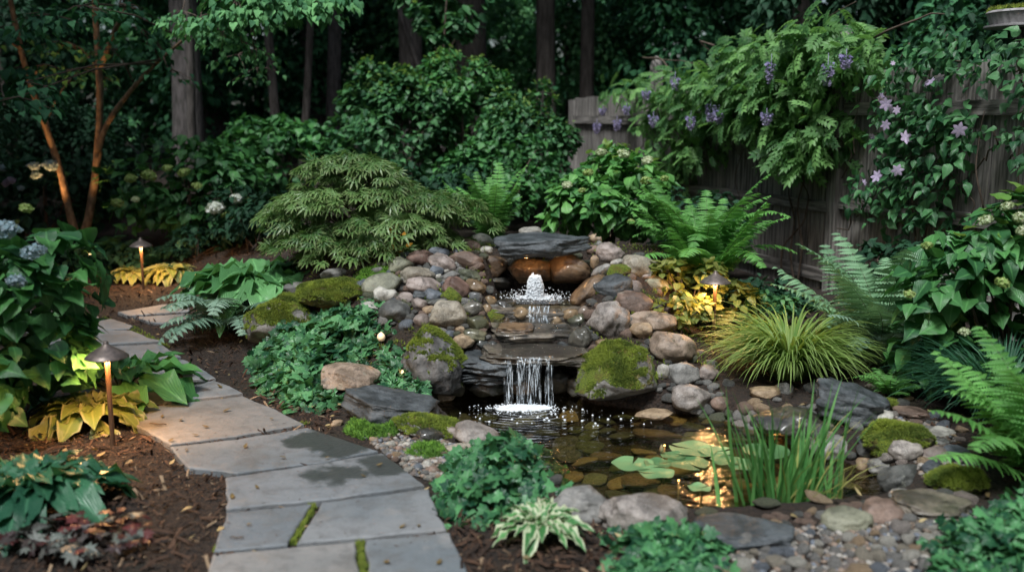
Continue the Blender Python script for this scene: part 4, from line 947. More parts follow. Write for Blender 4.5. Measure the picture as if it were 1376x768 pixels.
# ------------------------------------------------------------ foliage materials
G = dict(
 hyd=foliage('hydrangea_leaf', (.022, .075, .03), (.055, .15, .045), vein=.3),
 hydl=foliage('light_hydrangea_leaf', (.035, .11, .035), (.09, .21, .055), vein=.3),
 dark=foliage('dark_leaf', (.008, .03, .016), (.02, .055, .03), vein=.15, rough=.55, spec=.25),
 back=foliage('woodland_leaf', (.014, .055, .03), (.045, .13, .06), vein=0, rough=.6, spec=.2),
 backl=foliage('bright_lit_woodland_leaf', (.035, .11, .05), (.10, .22, .09), vein=0, rough=.6, spec=.25),  # bright maple colour, also the painted lit tone of far crowns
 shrub=foliage('shrub_leaf', (.016, .058, .026), (.06, .145, .058), vein=.1),
 ivy=foliage('ivy_leaf', (.012, .05, .026), (.07, .175, .075), vein=.5, rough=.32),
 ivyd=foliage('near_ivy_leaf', (.010, .048, .026), (.06, .165, .068), vein=.4, rough=.35),
 fern=foliage('fern_leaf', (.05, .14, .035), (.11, .25, .07), vein=.2, trans=.35),
 fernd=foliage('painted_fern_leaf', (.05, .12, .06), (.14, .23, .14), vein=.5, trans=.2),
 ferng=foliage('grey_fern_leaf', (.05, .11, .08), (.15, .21, .165), vein=.3, trans=.2),
 lace=foliage('laceleaf_maple_leaf', (.035, .085, .022), (.09, .15, .05), vein=0, trans=.3, tip=(.19, .22, .09)),
 hosta=foliage('hosta_leaf', (.04, .11, .04), (.09, .2, .08), vein=.4),
 hostab=foliage('blue_hosta_leaf', (.014, .06, .035), (.03, .095, .05), vein=.3),
 hostav=foliage('variegated_hosta_leaf', (.04, .13, .04), (.08, .2, .07), vein=.0, margin=(.5, .55, .36), mlo=.5),
 hostay=foliage('gold_hosta_leaf', (.15, .19, .045), (.34, .35, .11), vein=.25, trans=.35, margin=(.38, .38, .18), mlo=.7),
 gold=foliage('gold_leaf', (.11, .14, .03), (.30, .31, .09), vein=.3, trans=.35),
 hak=foliage('golden_grass_blade', (.08, .16, .03), (.26, .37, .10), vein=.2, trans=.35, tip=(.28, .40, .12)),
 sedge=foliage('dark_grass_blade', (.012, .05, .03), (.03, .09, .05), vein=.2),
 iris=foliage('iris_blade', (.045, .14, .04), (.10, .22, .07), vein=.15, trans=.3),
 irisy=foliage('yellowed_iris_blade', (.16, .15, .04), (.28, .26, .09), vein=.15, trans=.3),
 pad=foliage('lily_pad', (.07, .14, .06), (.13, .21, .10), vein=.0, trans=.1, rough=.3),
 wist=foliage('wisteria_leaf', (.035, .10, .035), (.13, .24, .08), vein=.15, trans=.35, tip=(.1, .2, .07)),
 clem=foliage('clematis_leaf', (.018, .065, .028), (.05, .13, .05), vein=.15),
 heu=foliage('heuchera_leaf', (.03, .014, .016), (.08, .085, .08), vein=.2, trans=.1),
 heur=foliage('red_heuchera_leaf', (.035, .008, .008), (.07, .016, .016), vein=.1, trans=.1),
 cream=foliage('cream_petal', (.40, .45, .28), (.62, .64, .46), vein=0, trans=.3),
 white=foliage('white_petal', (.6, .62, .56), (.75, .76, .72), vein=0, trans=.3),
 lime=foliage('lime_petal', (.25, .34, .10), (.42, .48, .2), vein=0, trans=.3),
 bluep=foliage('blue_petal', (.26, .34, .42), (.42, .50, .58), vein=0, trans=.3),
 purp=foliage('wisteria_petal', (.22, .18, .40), (.50, .44, .66), vein=0, trans=.3),
 clemp=foliage('clematis_petal', (.38, .28, .44), (.55, .45, .60), vein=.3, trans=.3),
 tips=foliage('young_leaf', (.10, .2, .04), (.2, .3, .07), vein=.2, trans=.35),
 amber=foliage('painted_uplit_leaf', (.5, .2, .02), (.75, .38, .04), vein=0, trans=.4),  # orange of the uplight put into the leaf colour
)
STEM = plain('green_stem', (.04, .07, .02), .6, c2=(.07, .06, .03)); TWIG = plain('brown_twig', (.06, .042, .03), .85, c2=(.11, .08, .06)); BARK = plain('dark_bark', (.045, .038, .032), .95, c2=(.11, .095, .085), scale=5, bm=.9, stretch=(5, 5, .8))
BARKG = plain('grey_bark', (.12, .105, .10), .95, c2=(.045, .04, .036), scale=6, bm=.9, stretch=(5, 5, .9)); BARKL = plain('smooth_light_bark', (.26, .17, .10), .75, c2=(.10, .06, .035), scale=9, bm=.9, stretch=(2.5, 2.5, 1.2))
ZUP = np.array([0, 0, 1.0])
def gz(x, y): return float(terr(x, y))
def lumps(n, k, rx, ry, h, rs, base=.0, lr=(.28, .5), up=.25):
    """positions + outward dirs of leaves over k overlapping leafy lumps of a crown rx, ry, h"""
    c = rdir(k) * (rng.random((k, 1)) ** .35) * .75; c[:, 2] = np.abs(c[:, 2]) if base is None else c[:, 2]
    lrr = rng.uniform(*lr, k); i = rng.integers(0, k, n); d = rdir(n); o = c[i] * 1.2 + [0, 0, up]
    d = nrm(d + nrm(o) * .75); p = c[i] + d * lrr[i][:, None] * (1 - .45 * rng.random((n, 1)) ** 2)
    return p * [rx, ry, h / 2], d
def shrub(name, label, x, y, rx, ry, h, n, tmpl, size, mat, k=26, cat='shrub', z0=None, droop=.35, flowers=None, group=None, asp=None, bend=.25, stems=10, tips=0, lr=(.28, .5), up=.5, zoff=.5):
    z = gz(x, y) if z0 is None else z0; t = thing(name, label, cat, (x, y, z), group)
    p, d = lumps(n, k, rx, ry, h, rng, lr=lr); p[:, 2] = p[:, 2] + h * zoff; p[:, 2] = np.maximum(p[:, 2], .02 + .05 * rng.random(n)); sz = rng.uniform(size * .6, size * 1.15, n)
    p = p + [x, y, z]; dv = d * [1, 1, .4] + rng.normal(size=(n, 3)) * .45 - ZUP * droop; nv = ZUP * up * 2 + d * .6 + rng.normal(size=(n, 3)) * .3
    p = p - nrm(dv) * sz[:, None] * .4
    mb = MB(); scat(mb, tmpl, p, dv, nv, sz, bend=rng.uniform(0, bend * 2, n), asp=asp); mb.build('foliage', mat, t)
    if tips:
        j = np.argsort(-(p[:, 2] + rng.random(n) * h * .5))[:tips]; mb = MB(); scat(mb, tmpl, p[j] + ZUP * .02, dv[j] + ZUP * .5, nv[j], sz[j] * .75, bend=.2); mb.build('young_leaves', G['tips'], t)
    mb = MB()
    for s in range(stems):
        q = p[rng.integers(0, n)]; b0 = np.array([x + random.uniform(-.1, .1) * rx, y + random.uniform(-.1, .1) * ry, z - .03]); mid = b0 * .5 + q * .5 + [0, 0, h * .08]
        mb.tube([b0, b0 * .7 + mid * .3 + [0, 0, h * .04], mid, q], [.012 * h + .003, .010 * h + .002, .008 * h + .002, .002], 5)
    mb.build('stem', TWIG, t)
    if flowers:
        for (fx_, fz_, fr, fm, fy) in flowers: head(t, (fx_, fy, fz_), fr, fm)
    return t
HEADS = {}
def head(parent, loc, r, m):
    if m not in HEADS:
        mb = MB(); n = 150; d = rdir(n); d[:, 2] = d[:, 2] * .8 + .1; scat(mb, FLORET, d * .86 * (1 + .12 * rng.normal(size=(n, 1))), rdir(n), d, rng.uniform(.2, .3, n)); HEADS[m] = mb.mesh('flower_head', G[m])
    o = bpy.data.objects.new('flower_head', HEADS[m]); sc.collection.objects.link(o); o.parent = parent; o.location = Vector(loc) - Vector(parent.location); o.scale = (r, r, r * .8); o.rotation_euler = (random.uniform(-.3, .3), random.uniform(-.3, .3), random.uniform(0, 6))
def fern(name, label, x, y, L, nf, mat, e0=(50, 80), e1=(-35, 5), lp=.17, az=None, z=None, np_=24, group=None, dz=0, cat='fern'):
    z = (gz(x, y) if z is None else z); t = thing(name, label, cat, (x, y, z), group); mb = MB(); ms = MB()
    for f in range(nf):
        a = (2 * math.pi * f / nf + random.uniform(-.25, .25)) if az is None else R(random.uniform(*az)); Lf = L * random.uniform(.72, 1.08); E0, E1 = R(random.uniform(*e0)), R(random.uniform(*e1)); S = 44
        tt = np.linspace(0, 1, S); el = E0 + (E1 - E0) * tt ** 1.4; r = np.cumsum(np.cos(el)) * Lf / S; zz = np.cumsum(np.sin(el)) * Lf / S; side = .10 * Lf * tt ** 2 * random.uniform(-1, 1)
        pts = np.stack([x + r * math.cos(a) - side * math.sin(a), y + r * math.sin(a) + side * math.cos(a), z + zz + .01 + dz], 1); ms.tube(pts[::4], np.linspace(.0035, .001, len(pts[::4])), 4)
        tg = nrm(np.gradient(pts, axis=0)); lat = nrm(np.cross(tg, ZUP)); up = np.cross(lat, tg); q = np.linspace(.10, .985, np_); ii = (q * (S - 1)).astype(int)
        ln = Lf * lp * np.minimum(1, .35 + q * 3.2) * (1 - (q - .1).clip(0) ** 1.7) + .008; ln = ln * rng.uniform(.88, 1.08, np_); va = random.uniform(.2, .8)
        for s in (-1, 1):
            dv = lat[ii] * s + tg[ii] * .28 - up[ii] * .12; scat(mb, PINNA, pts[ii], dv + rng.normal(size=(np_, 3)) * .07, up[ii] + rng.normal(size=(np_, 3)) * .12, ln, v=np.clip(va + .3 * q + rng.normal(size=np_) * .1, 0, 1), bend=rng.uniform(.05, .3, np_), asp=1.15 * Lf * .9 / (np_ * .15) / ln * .15 / .15 * .62)
    mb.build('frond', mat, t); ms.build('stem', STEM, t); return t
def hosta(name, label, x, y, L, n, mat, z=None, wid=1.0, group=None, tm=None, flat=0.0, cat='hosta'):
    z = gz(x, y) if z is None else z; t = thing(name, label, cat, (x, y, z), group); mb = MB(); ms = MB(); k = np.arange(n); az = k * 2.39996 + rng.normal(size=n) * .15; u = (k + .5) / n
    el = np.deg2rad(70 - 62 * u + rng.normal(size=n) * 6 - flat); pe = L * (.25 + .55 * u); pos = np.stack([x + np.cos(az) * pe * np.cos(el + .25), y + np.sin(az) * pe * np.cos(el + .25), z + .02 + pe * np.sin(el + .25)], 1)
    e2 = el - .55; dv = np.stack([np.cos(az) * np.cos(e2), np.sin(az) * np.cos(e2), np.sin(e2)], 1); nv = np.stack([-np.cos(az) * np.sin(e2), -np.sin(az) * np.sin(e2), np.cos(e2)], 1) + rng.normal(size=(n, 3)) * .15
    scat(mb, tm or HOSTA, pos, dv, nv, L * (.72 + .4 * u) * rng.uniform(.85, 1.1, n), bend=rng.uniform(.2, .55, n), asp=wid)
    for p in pos: ms.tube([(x, y, z - .01), tuple((p + [x, y, z]) / 2 + [0, 0, .02]), tuple(p)], [.004, .004, .003], 4)
    mb.build('foliage', mat, t); ms.build('stem', STEM, t); return t
def ivy(name, label, outline_px, n, size, mat, hgt=.10, zb=None, tm=IVY, cat='ivy', group=None, stems=12, use=None):
    pp = np.array([hit(*q)[0][:2] for q in outline_px]) if use is None else use; c = pp.mean(0); z = gz(*c); t = thing(name, label, cat, (c[0], c[1], z), group)
    x = rng.uniform(pp[:, 0].min(), pp[:, 0].max(), n * 4); y = rng.uniform(pp[:, 1].min(), pp[:, 1].max(), n * 4); s = sdf(x, y, pp); s = s + .045 * np.sin(x * 23 + 2 * np.sin(y * 17)) * np.sin(y * 19 + 1) + .02; ok = (s < 0) | ((s < .07) & (rng.random(len(s)) < .22)); x, y, s = x[ok][:n], y[ok][:n], s[ok][:n]; n = len(x)
    hh = hgt * ss(-s, -.02, .14) * (.75 + .6 * np.sin(x * 9 + y * 5) * np.sin(y * 8 - x * 3) + .25 * np.sin(x * 27) * np.sin(y * 24)); zz = terr(x, y) + hh * rng.random(n) ** .45 + .015
    e = .01; gx_ = np.stack([sdf(x + e, y, pp) - s, sdf(x, y + e, pp) - s, np.zeros(n)], 1) / e
    g3 = np.stack([(terr(x + e, y) - terr(x, y)) / e, (terr(x, y + e) - terr(x, y)) / e], 1); down = np.concatenate([-g3, np.zeros((n, 1))], 1)
    dv = gx_ * .4 + down * 1.0 + np.array([0, -.3, 0]) + rng.normal(size=(n, 3)) * [.9, .9, .45]; nv = ZUP + gx_ * .3 * ss(-s, .2, 0)[:, None] + down * .7 + np.array([0, -.35, 0]) + rng.normal(size=(n, 3)) * .55
    mb = MB(); scat(mb, tm, np.stack([x, y, zz], 1), dv, nv, rng.uniform(size * .4, size * 1.25, n), bend=rng.uniform(0, .5, n)); mb.build('foliage', mat, t)
    mb = MB()
    for k in range(stems):
        i0, i1 = rng.integers(0, n, 2); tt = np.linspace(0, 1, 8); xx = x[i0] + (x[i1] - x[i0]) * tt + .04 * np.sin(tt * 7); yy = y[i0] + (y[i1] - y[i0]) * tt; mb.tube(np.stack([xx, yy, terr(xx, yy) + .03], 1), .003, 4)
    mb.build('stem', TWIG, t); return t
# ------------------------------------------------------------ planting round the rockery
ivy('ivy', 'broad patch of glossy green ivy spilling down left of the waterfall', [(338, 490), (352, 458), (392, 440), (440, 420), (500, 416), (520, 440), (512, 470), (545, 500), (572, 530), (520, 520), (500, 492), (440, 500), (455, 545), (440, 556), (400, 552), (365, 530)], 2300, .062, G['ivy'], .13, stems=26)
ivy('ivy', 'trailing ivy runner between pink-brown rock and the dark mossy boulder', [(505, 480), (535, 485), (560, 500), (575, 522), (560, 540), (525, 520)], 240, .06, G['ivy'], .05)
ivy('ivy', 'dense dark ivy clump at the near left corner of the pond', [(580, 660), (600, 622), (660, 606), (720, 610), (765, 640), (740, 668), (690, 700), (650, 716), (600, 700)], 1500, .055, G['ivyd'], .12, stems=20)
ivy('ivy', 'out of focus ivy clump in front of the mottled boulder', [(820, 775), (835, 725), (880, 712), (940, 715), (975, 745), (960, 800), (850, 810)], 900, .05, G['ivyd'], .11)
ivy('ivy', 'dark ivy clump in the lower right corner', [(1245, 760), (1270, 720), (1330, 700), (1420, 680), (1440, 800), (1280, 810)], 1500, .05, G['ivyd'], .17)
ivy('ivy', 'strip of ivy at the foot of the big green fern', [(950, 405), (985, 392), (1060, 398), (1100, 410), (1090, 425), (1000, 425)], 500, .075, G['dark'], .14)
def mossmat(label, px, n):
    pp = np.array([hit(*q)[0][:2] for q in px]); c = pp.mean(0); x = rng.uniform(pp[:, 0].min(), pp[:, 0].max(), n * 3); y = rng.uniform(pp[:, 1].min(), pp[:, 1].max(), n * 3); s = sdf(x, y, pp); ok = s < 0; x, y, s = x[ok][:n], y[ok][:n], s[ok][:n]; n = len(x)
    z = terr(x, y) + .03 * ss(-s, -.01, .06) * (.7 + .6 * np.sin(x * 40) * np.sin(y * 37)); mb = MB(); scat(mb, TUFT, np.stack([x, y, z], 1), rdir(n), ZUP + rng.normal(size=(n, 3)) * .35, rng.uniform(.014, .03, n)); tag(mb.build('moss_cushion', MOSSGR, loc=(c[0], c[1], 0)), label, 'moss')
mossmat('bright green moss cushion between slate slab and path', [(462, 582), (470, 568), (500, 556), (535, 566), (540, 580), (520, 590), (485, 592)], 2600)
mossmat('small bright moss patch in the pebbles beside the path', [(542, 612), (560, 598), (595, 600), (602, 612), (575, 620)], 1300)
mossmat('yellow-green moss tuft at the top left of the rock pile', [(468, 380), (490, 362), (535, 360), (520, 376), (490, 384)], 1500)
fern('fern', 'large upright bright green fern right of the rock pile', 1.36, 7.0, .90, 44, G['fern'], (40, 86), (-45, 50), .18, np_=34)
fern('fern', 'bright green fern behind the top of the rock pile', -.17, 7.9, .66, 22, G['fern'], (55, 88), (0, 60), .18)
fern('painted_fern', 'silvery painted fern spreading beside the dark right-hand hydrangea', 2.36, 6.2, .92, 26, G['fernd'], (35, 80), (-25, 40), .22, np_=26)
fern('painted_fern', 'lower silvery fern drooping over the small mossy stone', 2.22, 5.85, .56, 18, G['ferng'], (35, 75), (-45, 0), .24, np_=20)
fern('painted_fern', 'grey-green fern with drooping fronds at the left between path and mossy boulder', -1.95, 6.85, .68, 32, G['ferng'], (30, 72), (-55, -10), .25, np_=18)
fern('fern', 'small fine fern behind the slate slab on the right bank', 2.1, 5.35, .26, 16, G['fern'], (30, 75), (-20, 10), .24, np_=14)
fern('fern', 'blurred bright fern entering from the lower right edge', 2.24, 4.05, .74, 24, G['fern'], (30, 80), (-25, 40), .22, np_=24)
fern('fern', 'dark fern low under the left tree', -3.55, 9.6, .55, 16, G['dark'], (30, 70), (-30, 0), .22)
fern('fern', 'dark green fern in front of the left tree trunks', -4.2, 10.0, .6, 16, G['shrub'], (30, 70), (-30, 0), .2)
c = D(1060, 520, 5.75); az = rng.uniform(0, 6.28, 950); n = 950
t = thing('golden_grass', 'arching mound of golden green ornamental grass beside the path light', 'grass clump', (c[0], c[1], gz(c[0], c[1]))); mb = MB(); r = .10 * np.sqrt(rng.random(n))
blades(mb, np.stack([c[0] + r * np.cos(az), c[1] + r * np.sin(az), np.full(n, gz(c[0], c[1]))], 1), az, rng.uniform(.32, .66, n), np.deg2rad(rng.uniform(48, 88, n)), np.deg2rad(rng.uniform(-75, -15, n)), rng.uniform(.012, .022, n), seg=10, twist=1.2); mb.build('blades', G['hak'], t)
c = D(1345, 560, 5.0); n = 900; az = rng.uniform(0, 6.28, n); t = thing('dark_grass', 'dark green arching grass clump at the right edge', 'grass clump', (c[0], c[1], 0)); mb = MB(); r = .14 * np.sqrt(rng.random(n))
blades(mb, np.stack([c[0] + r * np.cos(az), c[1] + r * np.sin(az), np.full(n, gz(c[0], c[1]))], 1), az, rng.uniform(.35, .72, n), np.deg2rad(rng.uniform(50, 88, n)), np.deg2rad(rng.uniform(-60, 0, n)), rng.uniform(.008, .014, n), seg=10, twist=1.2); mb.build('blades', G['sedge'], t)
# pond iris
c = P(1012, 680, -.3); c[1] = 4.03; t = thing('pond_iris', 'upright iris blades standing in the shallow water at the near right of the pond', 'water plant', (c[0], c[1], -.25)); mb = MB(); n = 95; az = rng.uniform(0, 6.28, n)
x0 = c[0] + rng.normal(size=n) * .095; base = np.stack([x0, c[1] + rng.normal(size=n) * .05, np.full(n, -.22)], 1)
blades(mb, base, np.where(x0 > c[0], rng.normal(size=n) * .9, math.pi + rng.normal(size=n) * .9), rng.uniform(.38, .70, n), np.deg2rad(rng.uniform(72, 90, n)), np.deg2rad(rng.uniform(40, 88, n)), rng.uniform(.014, .025, n), seg=8, twist=.8); mb.build('blades', G['iris'], t)
mb = MB(); n = 30; az = rng.normal(size=n) * .8; blades(mb, np.stack([c[0] + .06 + rng.normal(size=n) * .07, c[1] + rng.normal(size=n) * .05, np.full(n, -.2)], 1), az, rng.uniform(.3, .6, n), np.deg2rad(rng.uniform(50, 85, n)), np.deg2rad(rng.uniform(-30, 40, n)), rng.uniform(.007, .014, n), seg=8); mb.build('yellowed_blades', G['irisy'], t)
# lily pads
PADS = [(850, 623, 30, 'leftmost oval lily pad lying alone toward the waterfall'), (882, 635, 26, 'lily pad nearest the viewer with a notch'), (884, 622, 20, 'small lily pad tucked between two larger ones'), (932, 603, 34, 'large pale lily pad in front of the reeds'), (925, 622, 30, 'lily pad beside the closed bud'), (1030, 606, 34, 'lily pad seen between the iris blades'), (960, 606, 24, 'lily pad left of the iris'), (975, 618, 22, 'lily pad touching the iris blades'), (940, 655, 17, 'small lily pad close to the mottled boulder'), (1000, 625, 24, 'lily pad partly behind the iris'), (905, 612, 18, 'small round lily pad at the back of the group')]
for i, (px, py, r, lb) in enumerate(PADS):
    p = P(px, py, WATER + .004 + .0012 * (i % 4)); rr = r * p[1] / FPX * .98; notch = random.uniform(0, 6.28); mb = MB(); n = 40; V = [(p[0], p[1], p[2])]; A = [(0, 0, .5)]; v_ = random.random()
    for ring in (.35, .7, 1.0):
        for k in range(n): a = notch + .12 + (6.283 - .24) * k / (n - 1); q = rr * ring * (1 + .03 * math.sin(a * 5)); V.append((p[0] + q * math.cos(a), p[1] + q * math.sin(a), p[2] + (.004 * (1 + math.sin(a * 4 + i)) if ring == 1 else 0))); A.append((ring, ring, v_))
    F = [(0, 1 + k, 2 + k) for k in range(n - 1)] + [(1 + r_ * n + k, 1 + r_ * n + n + k, 2 + r_ * n + n + k, 2 + r_ * n + k) for r_ in (0, 1) for k in range(n - 1)]
    mb.faces(V, F, A); tag(mb.build('lily_pad', G['pad'], loc=tuple(p)), lb, 'lily pad', 'lily pads on the pond')
p = P(889, 612, WATER); t = thing('lily_bud', 'closed brownish lily bud standing above the pads', 'flower bud', tuple(p)); mb = MB(); mb.lathe([(0, -.02), (.003, 0), (.003, .015), (.010, .022), (.013, .035), (.007, .052), (0, .06)], p, 10); mb.build('bud', plain('lily_bud', (.28, .17, .08), .6, c2=(.2, .22, .1)), t)
def pondlight(px, py, lb, w, zz=-.15):
    p = P(px, py, zz); t = thing('pond_light', lb, 'small lamp', tuple(p)); mb = MB(); mb.tube([(p[0], p[1], -.4), (p[0], p[1], zz - .012)], .006, 8); mb.build('stake', BRONZE, t); mb = MB(); mb.faces(ico(2)[0] * .005 + p, ico(2)[1]); mb.build('bulb', GLOW, t); point('light', p + [0, -.02, .012], w, .012, par=t)
for a in ((912, 645, 'tiny warm light under the lily pads, left of two', .05), (942, 636, 'tiny warm light beside the iris, right of two', .05), (1040, 600, 'tiny warm light behind the iris blades', .1), (893, 598, 'amber light at the water surface behind the lily pads', .1)): pondlight(*a)
# hostas and low plants
hosta('hosta', 'green hosta with pointed leaves beside the mossy boulder', -1.86, 7.2, .40, 84, G['hosta'])
c = hit(728, 735)[0]; hosta('variegated_hosta', 'small cream edged hosta in front of the grey boulder', c[0], c[1] + .05, .125, 54, G['hostav'], wid=.72, flat=-16)
c = hit(45, 690)[0]; hosta('blue_hosta', 'blue-green hosta with pointed leaves in the lower left corner', c[0], c[1], .26, 64, G['hostab'], wid=.8, flat=-10)
c = P(95, 590); hosta('gold_hosta', 'yellow-green hosta lit by the nearest path light', c[0], c[1] + .25, .22, 52, G['hostay'], flat=4); c = P(120, 578); hosta('hosta', 'large dark leaved hosta behind the nearest path light', c[0] - .05, c[1] + .55, .34, 26, G['hyd'])
for (px, py, L, n, lb) in ((160, 388, .2, 60, 'yellow hosta glowing left of the rear path light'), (215, 388, .22, 60, 'yellow hosta glowing right of the rear path light')): c = P(px, py, .0); hosta('gold_hosta', lb, c[0], c[1] + .3, L * .8, n + 35, G['hostay'], tm=OVATE, wid=.85, flat=-8)
shrub('gold_creeper', 'yellow leaved plant glowing left of the right-hand path light', D(925, 430, 6.6)[0], 6.6, .30, .22, .42, 330, OVS, .085, G['gold'], k=18, cat='plant', asp=1.5, droop=.2); shrub('gold_creeper', 'yellow leaved plant glowing right of the right-hand path light', D(985, 425, 6.75)[0], 6.75, .24, .2, .38, 220, OVS, .08, G['gold'], k=14, cat='plant', asp=1.4, droop=.2)
c = P(112, 738); t = shrub('coral_bells', 'coral bells with silver and dark red leaves at the bottom left', c[0], c[1], .26, .2, .12, 100, MAPLEL, .055, G['heu'], k=12, cat='plant'); mb = MB(); n = 60; p = c + rng.normal(size=(n, 3)) * [.13, .09, .02] + [0, 0, .08]; scat(mb, MAPLEL, p, rdir(n) * [1, 1, .2], ZUP + rng.normal(size=(n, 3)) * .3, rng.uniform(.03, .05, n)); mb.build('red_foliage', G['heur'], t)
for (px, py, r, h, lb) in ((150, 352, .5, .42, 'left of the rear yellow hostas'), (262, 350, .45, .42, 'right of the rear yellow hostas'), (90, 340, .5, .4, 'under the small tree'), (330, 322, .5, .45, 'behind the pointed green hosta'), (40, 400, .45, .4, 'at the far left bend of the path')):
    c = D(px, py, 9.7 if px != 40 else 8.3); shrub('ground_cover_plant', 'low dark leafy ground cover plant ' + lb, c[0], c[1], r, .3, h * .72, 520, OVATE, .085, G['dark'], k=14, cat='plant')
shrub('gold_creeper', 'yellow leaved plant low between the tan boulders and the right-hand path light', D(912, 450, 6.25)[0], 6.25, .20, .16, .26, 200, OVS, .065, G['gold'], k=12, cat='plant', asp=1.5)
shrub('creeping_plant', 'low grey-green creeping plant left of the golden grass', 1.75, 6.9, .32, .25, .3, 420, OVS, .075, G['shrub'], k=14, cat='plant')
# hydrangeas
def hyd(label, x, y, rx, ry, h, n, size, mat, fl, z0=None, tips=0, k=30, **kw):
    z = gz(x, y) if z0 is None else z0
    return shrub('hydrangea', label, x, y, rx, ry, h, n, HEART, size, G[mat], k=k, z0=z0, flowers=fl, tips=tips, **kw)
def F(px, py, Y, r, m): p = D(px, py, Y - (.42 if Y > 9 else .25 if Y > 7 else .12)); return (p[0], p[2], r, m, p[1])
hyd('hydrangea with lime buds and broad light leaves above the rock pile', .80, 8.3, .62, .45, .86, 1000, .12, 'hydl', [F(808, 205, 8.0, .045, 'cream'), F(838, 207, 8.0, .05, 'cream'), F(870, 216, 8.0, .045, 'cream'), F(762, 249, 7.9, .04, 'cream'), F(782, 256, 7.9, .03, 'lime'), F(868, 243, 8.0, .045, 'lime'), F(893, 240, 8.0, .035, 'lime'), F(790, 232, 7.9, .04, 'lime'), F(848, 298, 7.85, .03, 'lime')], tips=40)
hyd('dark leaved hydrangea with white and lime flowers at the back left', -3.35, 10.4, .95, .55, 1.0, 1300, .125, 'hyd', [F(289, 280, 9.65, .085, 'white'), F(318, 267, 9.65, .065, 'white'), F(337, 270, 9.7, .045, 'lime'), F(176, 240, 10.2, .06, 'lime'), F(200, 236, 10.2, .075, 'lime'), F(225, 226, 10.2, .05, 'lime'), F(247, 232, 10.2, .06, 'lime'), F(158, 273, 9.9, .06, 'lime'), F(305, 290, 9.8, .05, 'lime'), F(265, 250, 10.0, .05, 'lime'), F(182, 268, 9.8, .04, 'cream')])
hyd('tall hydrangea with broad leaves at the right edge before the fence', 2.74, 5.35, .72, .5, 1.12, 1150, .135, 'hyd', [F(1325, 296, 5.0, .035, 'cream'), F(1354, 277, 5.0, .03, 'cream'), F(1372, 293, 5.0, .04, 'cream'), F(1376, 310, 4.9, .035, 'cream'), F(1222, 395, 5.1, .028, 'lime'), F(1246, 330, 5.3, .03, 'lime'), F(1347, 380, 4.9, .035, 'lime'), F(1296, 446, 4.8, .028, 'cream')], tips=35)
hyd('big leaved hydrangea with pale blue blooms at the left edge', -2.55, 4.75, .52, .5, 1.12, 1050, .135, 'hyd', [F(6, 310, 4.55, .06, 'bluep'), F(42, 340, 4.5, .045, 'bluep'), F(52, 337, 4.4, .035, 'bluep'), F(22, 378, 4.4, .04, 'bluep'), F(35, 280, 4.6, .03, 'lime')], tips=14, k=22)
hyd('pale blue flowering shrub in the dark at the far left', -5.0, 10.75, .75, .45, 1.12, 800, .11, 'dark', [F(46, 224, 10.6, .06, 'bluep'), F(68, 223, 10.6, .075, 'bluep'), F(48, 236, 10.6, .05, 'bluep'), F(4, 226, 10.6, .05, 'bluep'), F(14, 243, 10.6, .05, 'clemp'), F(4, 247, 10.6, .06, 'clemp'), F(28, 253, 10.6, .035, 'bluep'), F(22, 298, 10.2, .03, 'lime')])
# laceleaf maple
def lacemaple():
    x, y = -1.0, 7.15; z = gz(x, y); t = thing('laceleaf_maple', 'mounded green laceleaf Japanese maple behind the rock pile', 'maple', (x, y, z)); mb = MB(); ms = MB()
    P_, D_, V_ = [], [], []
    for k in range(72):
        a = random.uniform(0, 6.28); q = random.random() ** .6; hz = random.random(); r = q * (1.0 - .35 * hz); lx = x + .80 * r * math.cos(a); ly = y + .52 * r * math.sin(a)
        top = .53 * math.sqrt(max(.02, 1 - (r * .93) ** 2)) * random.uniform(.78, 1.1) + (.22 * math.exp(-((lx + 1.25) / .26) ** 2)); lz = z + max(.07, (top - .30 * random.random() * (k % 3)) if k < 56 else random.uniform(.06, .3)); r = r if k < 56 else 1; n = 52; th = rng.uniform(0, 6.28, n); rr = np.sqrt(rng.random(n)) * random.uniform(.13, .27)
        px_ = lx + rr * np.cos(th); py_ = ly + rr * .85 * np.sin(th); out = np.array([lx - x, ly - y]); out = out / (np.linalg.norm(out) + .1)
        pz = lz - 1.9 * rr ** 2 - .25 * ((px_ - lx) * out[0] + (py_ - ly) * out[1]); P_.append(np.stack([px_, py_, pz], 1)); dv = np.stack([np.cos(th) + out[0] * 1.0, np.sin(th) + out[1] * 1.0, -.30 + rng.normal(size=n) * .3], 1); D_.append(dv); V_.append(np.clip(random.uniform(.1, .9) + rng.normal(size=n) * .12, 0, 1))
        ms.tube([(x, y, z), ((x + lx) / 2, (y + ly) / 2, z + (lz - z) * .75), (lx, ly, lz - .03)], [.018, .011, .004], 5)
    p = np.concatenate(P_); dv = np.concatenate(D_); v = np.concatenate(V_); n = len(p); scat(mb, LACE, p, dv, ZUP + dv * .2 + rng.normal(size=(n, 3)) * .35, rng.uniform(.055, .10, n), v=v, bend=rng.uniform(0, .5, n)); mb.build('foliage', G['lace'], t); ms.build('branch', TWIG, t)
    mb = MB(); n = 60; c = D(529, 332, 6.80); scat(mb, OVS, c + rng.normal(size=(n, 3)) * [.035, .03, .07], rdir(n), rdir(n), rng.uniform(.03, .06, n)); mb.build('painted_uplit_leaves', G['amber'], t)  # leaves coloured orange as if the uplight glowed through them
lacemaple()
uplight(-.80, 7.12, (-.15, .2, 1), 4.5, 'little warm spotlight at the foot of the laceleaf maple', 80)
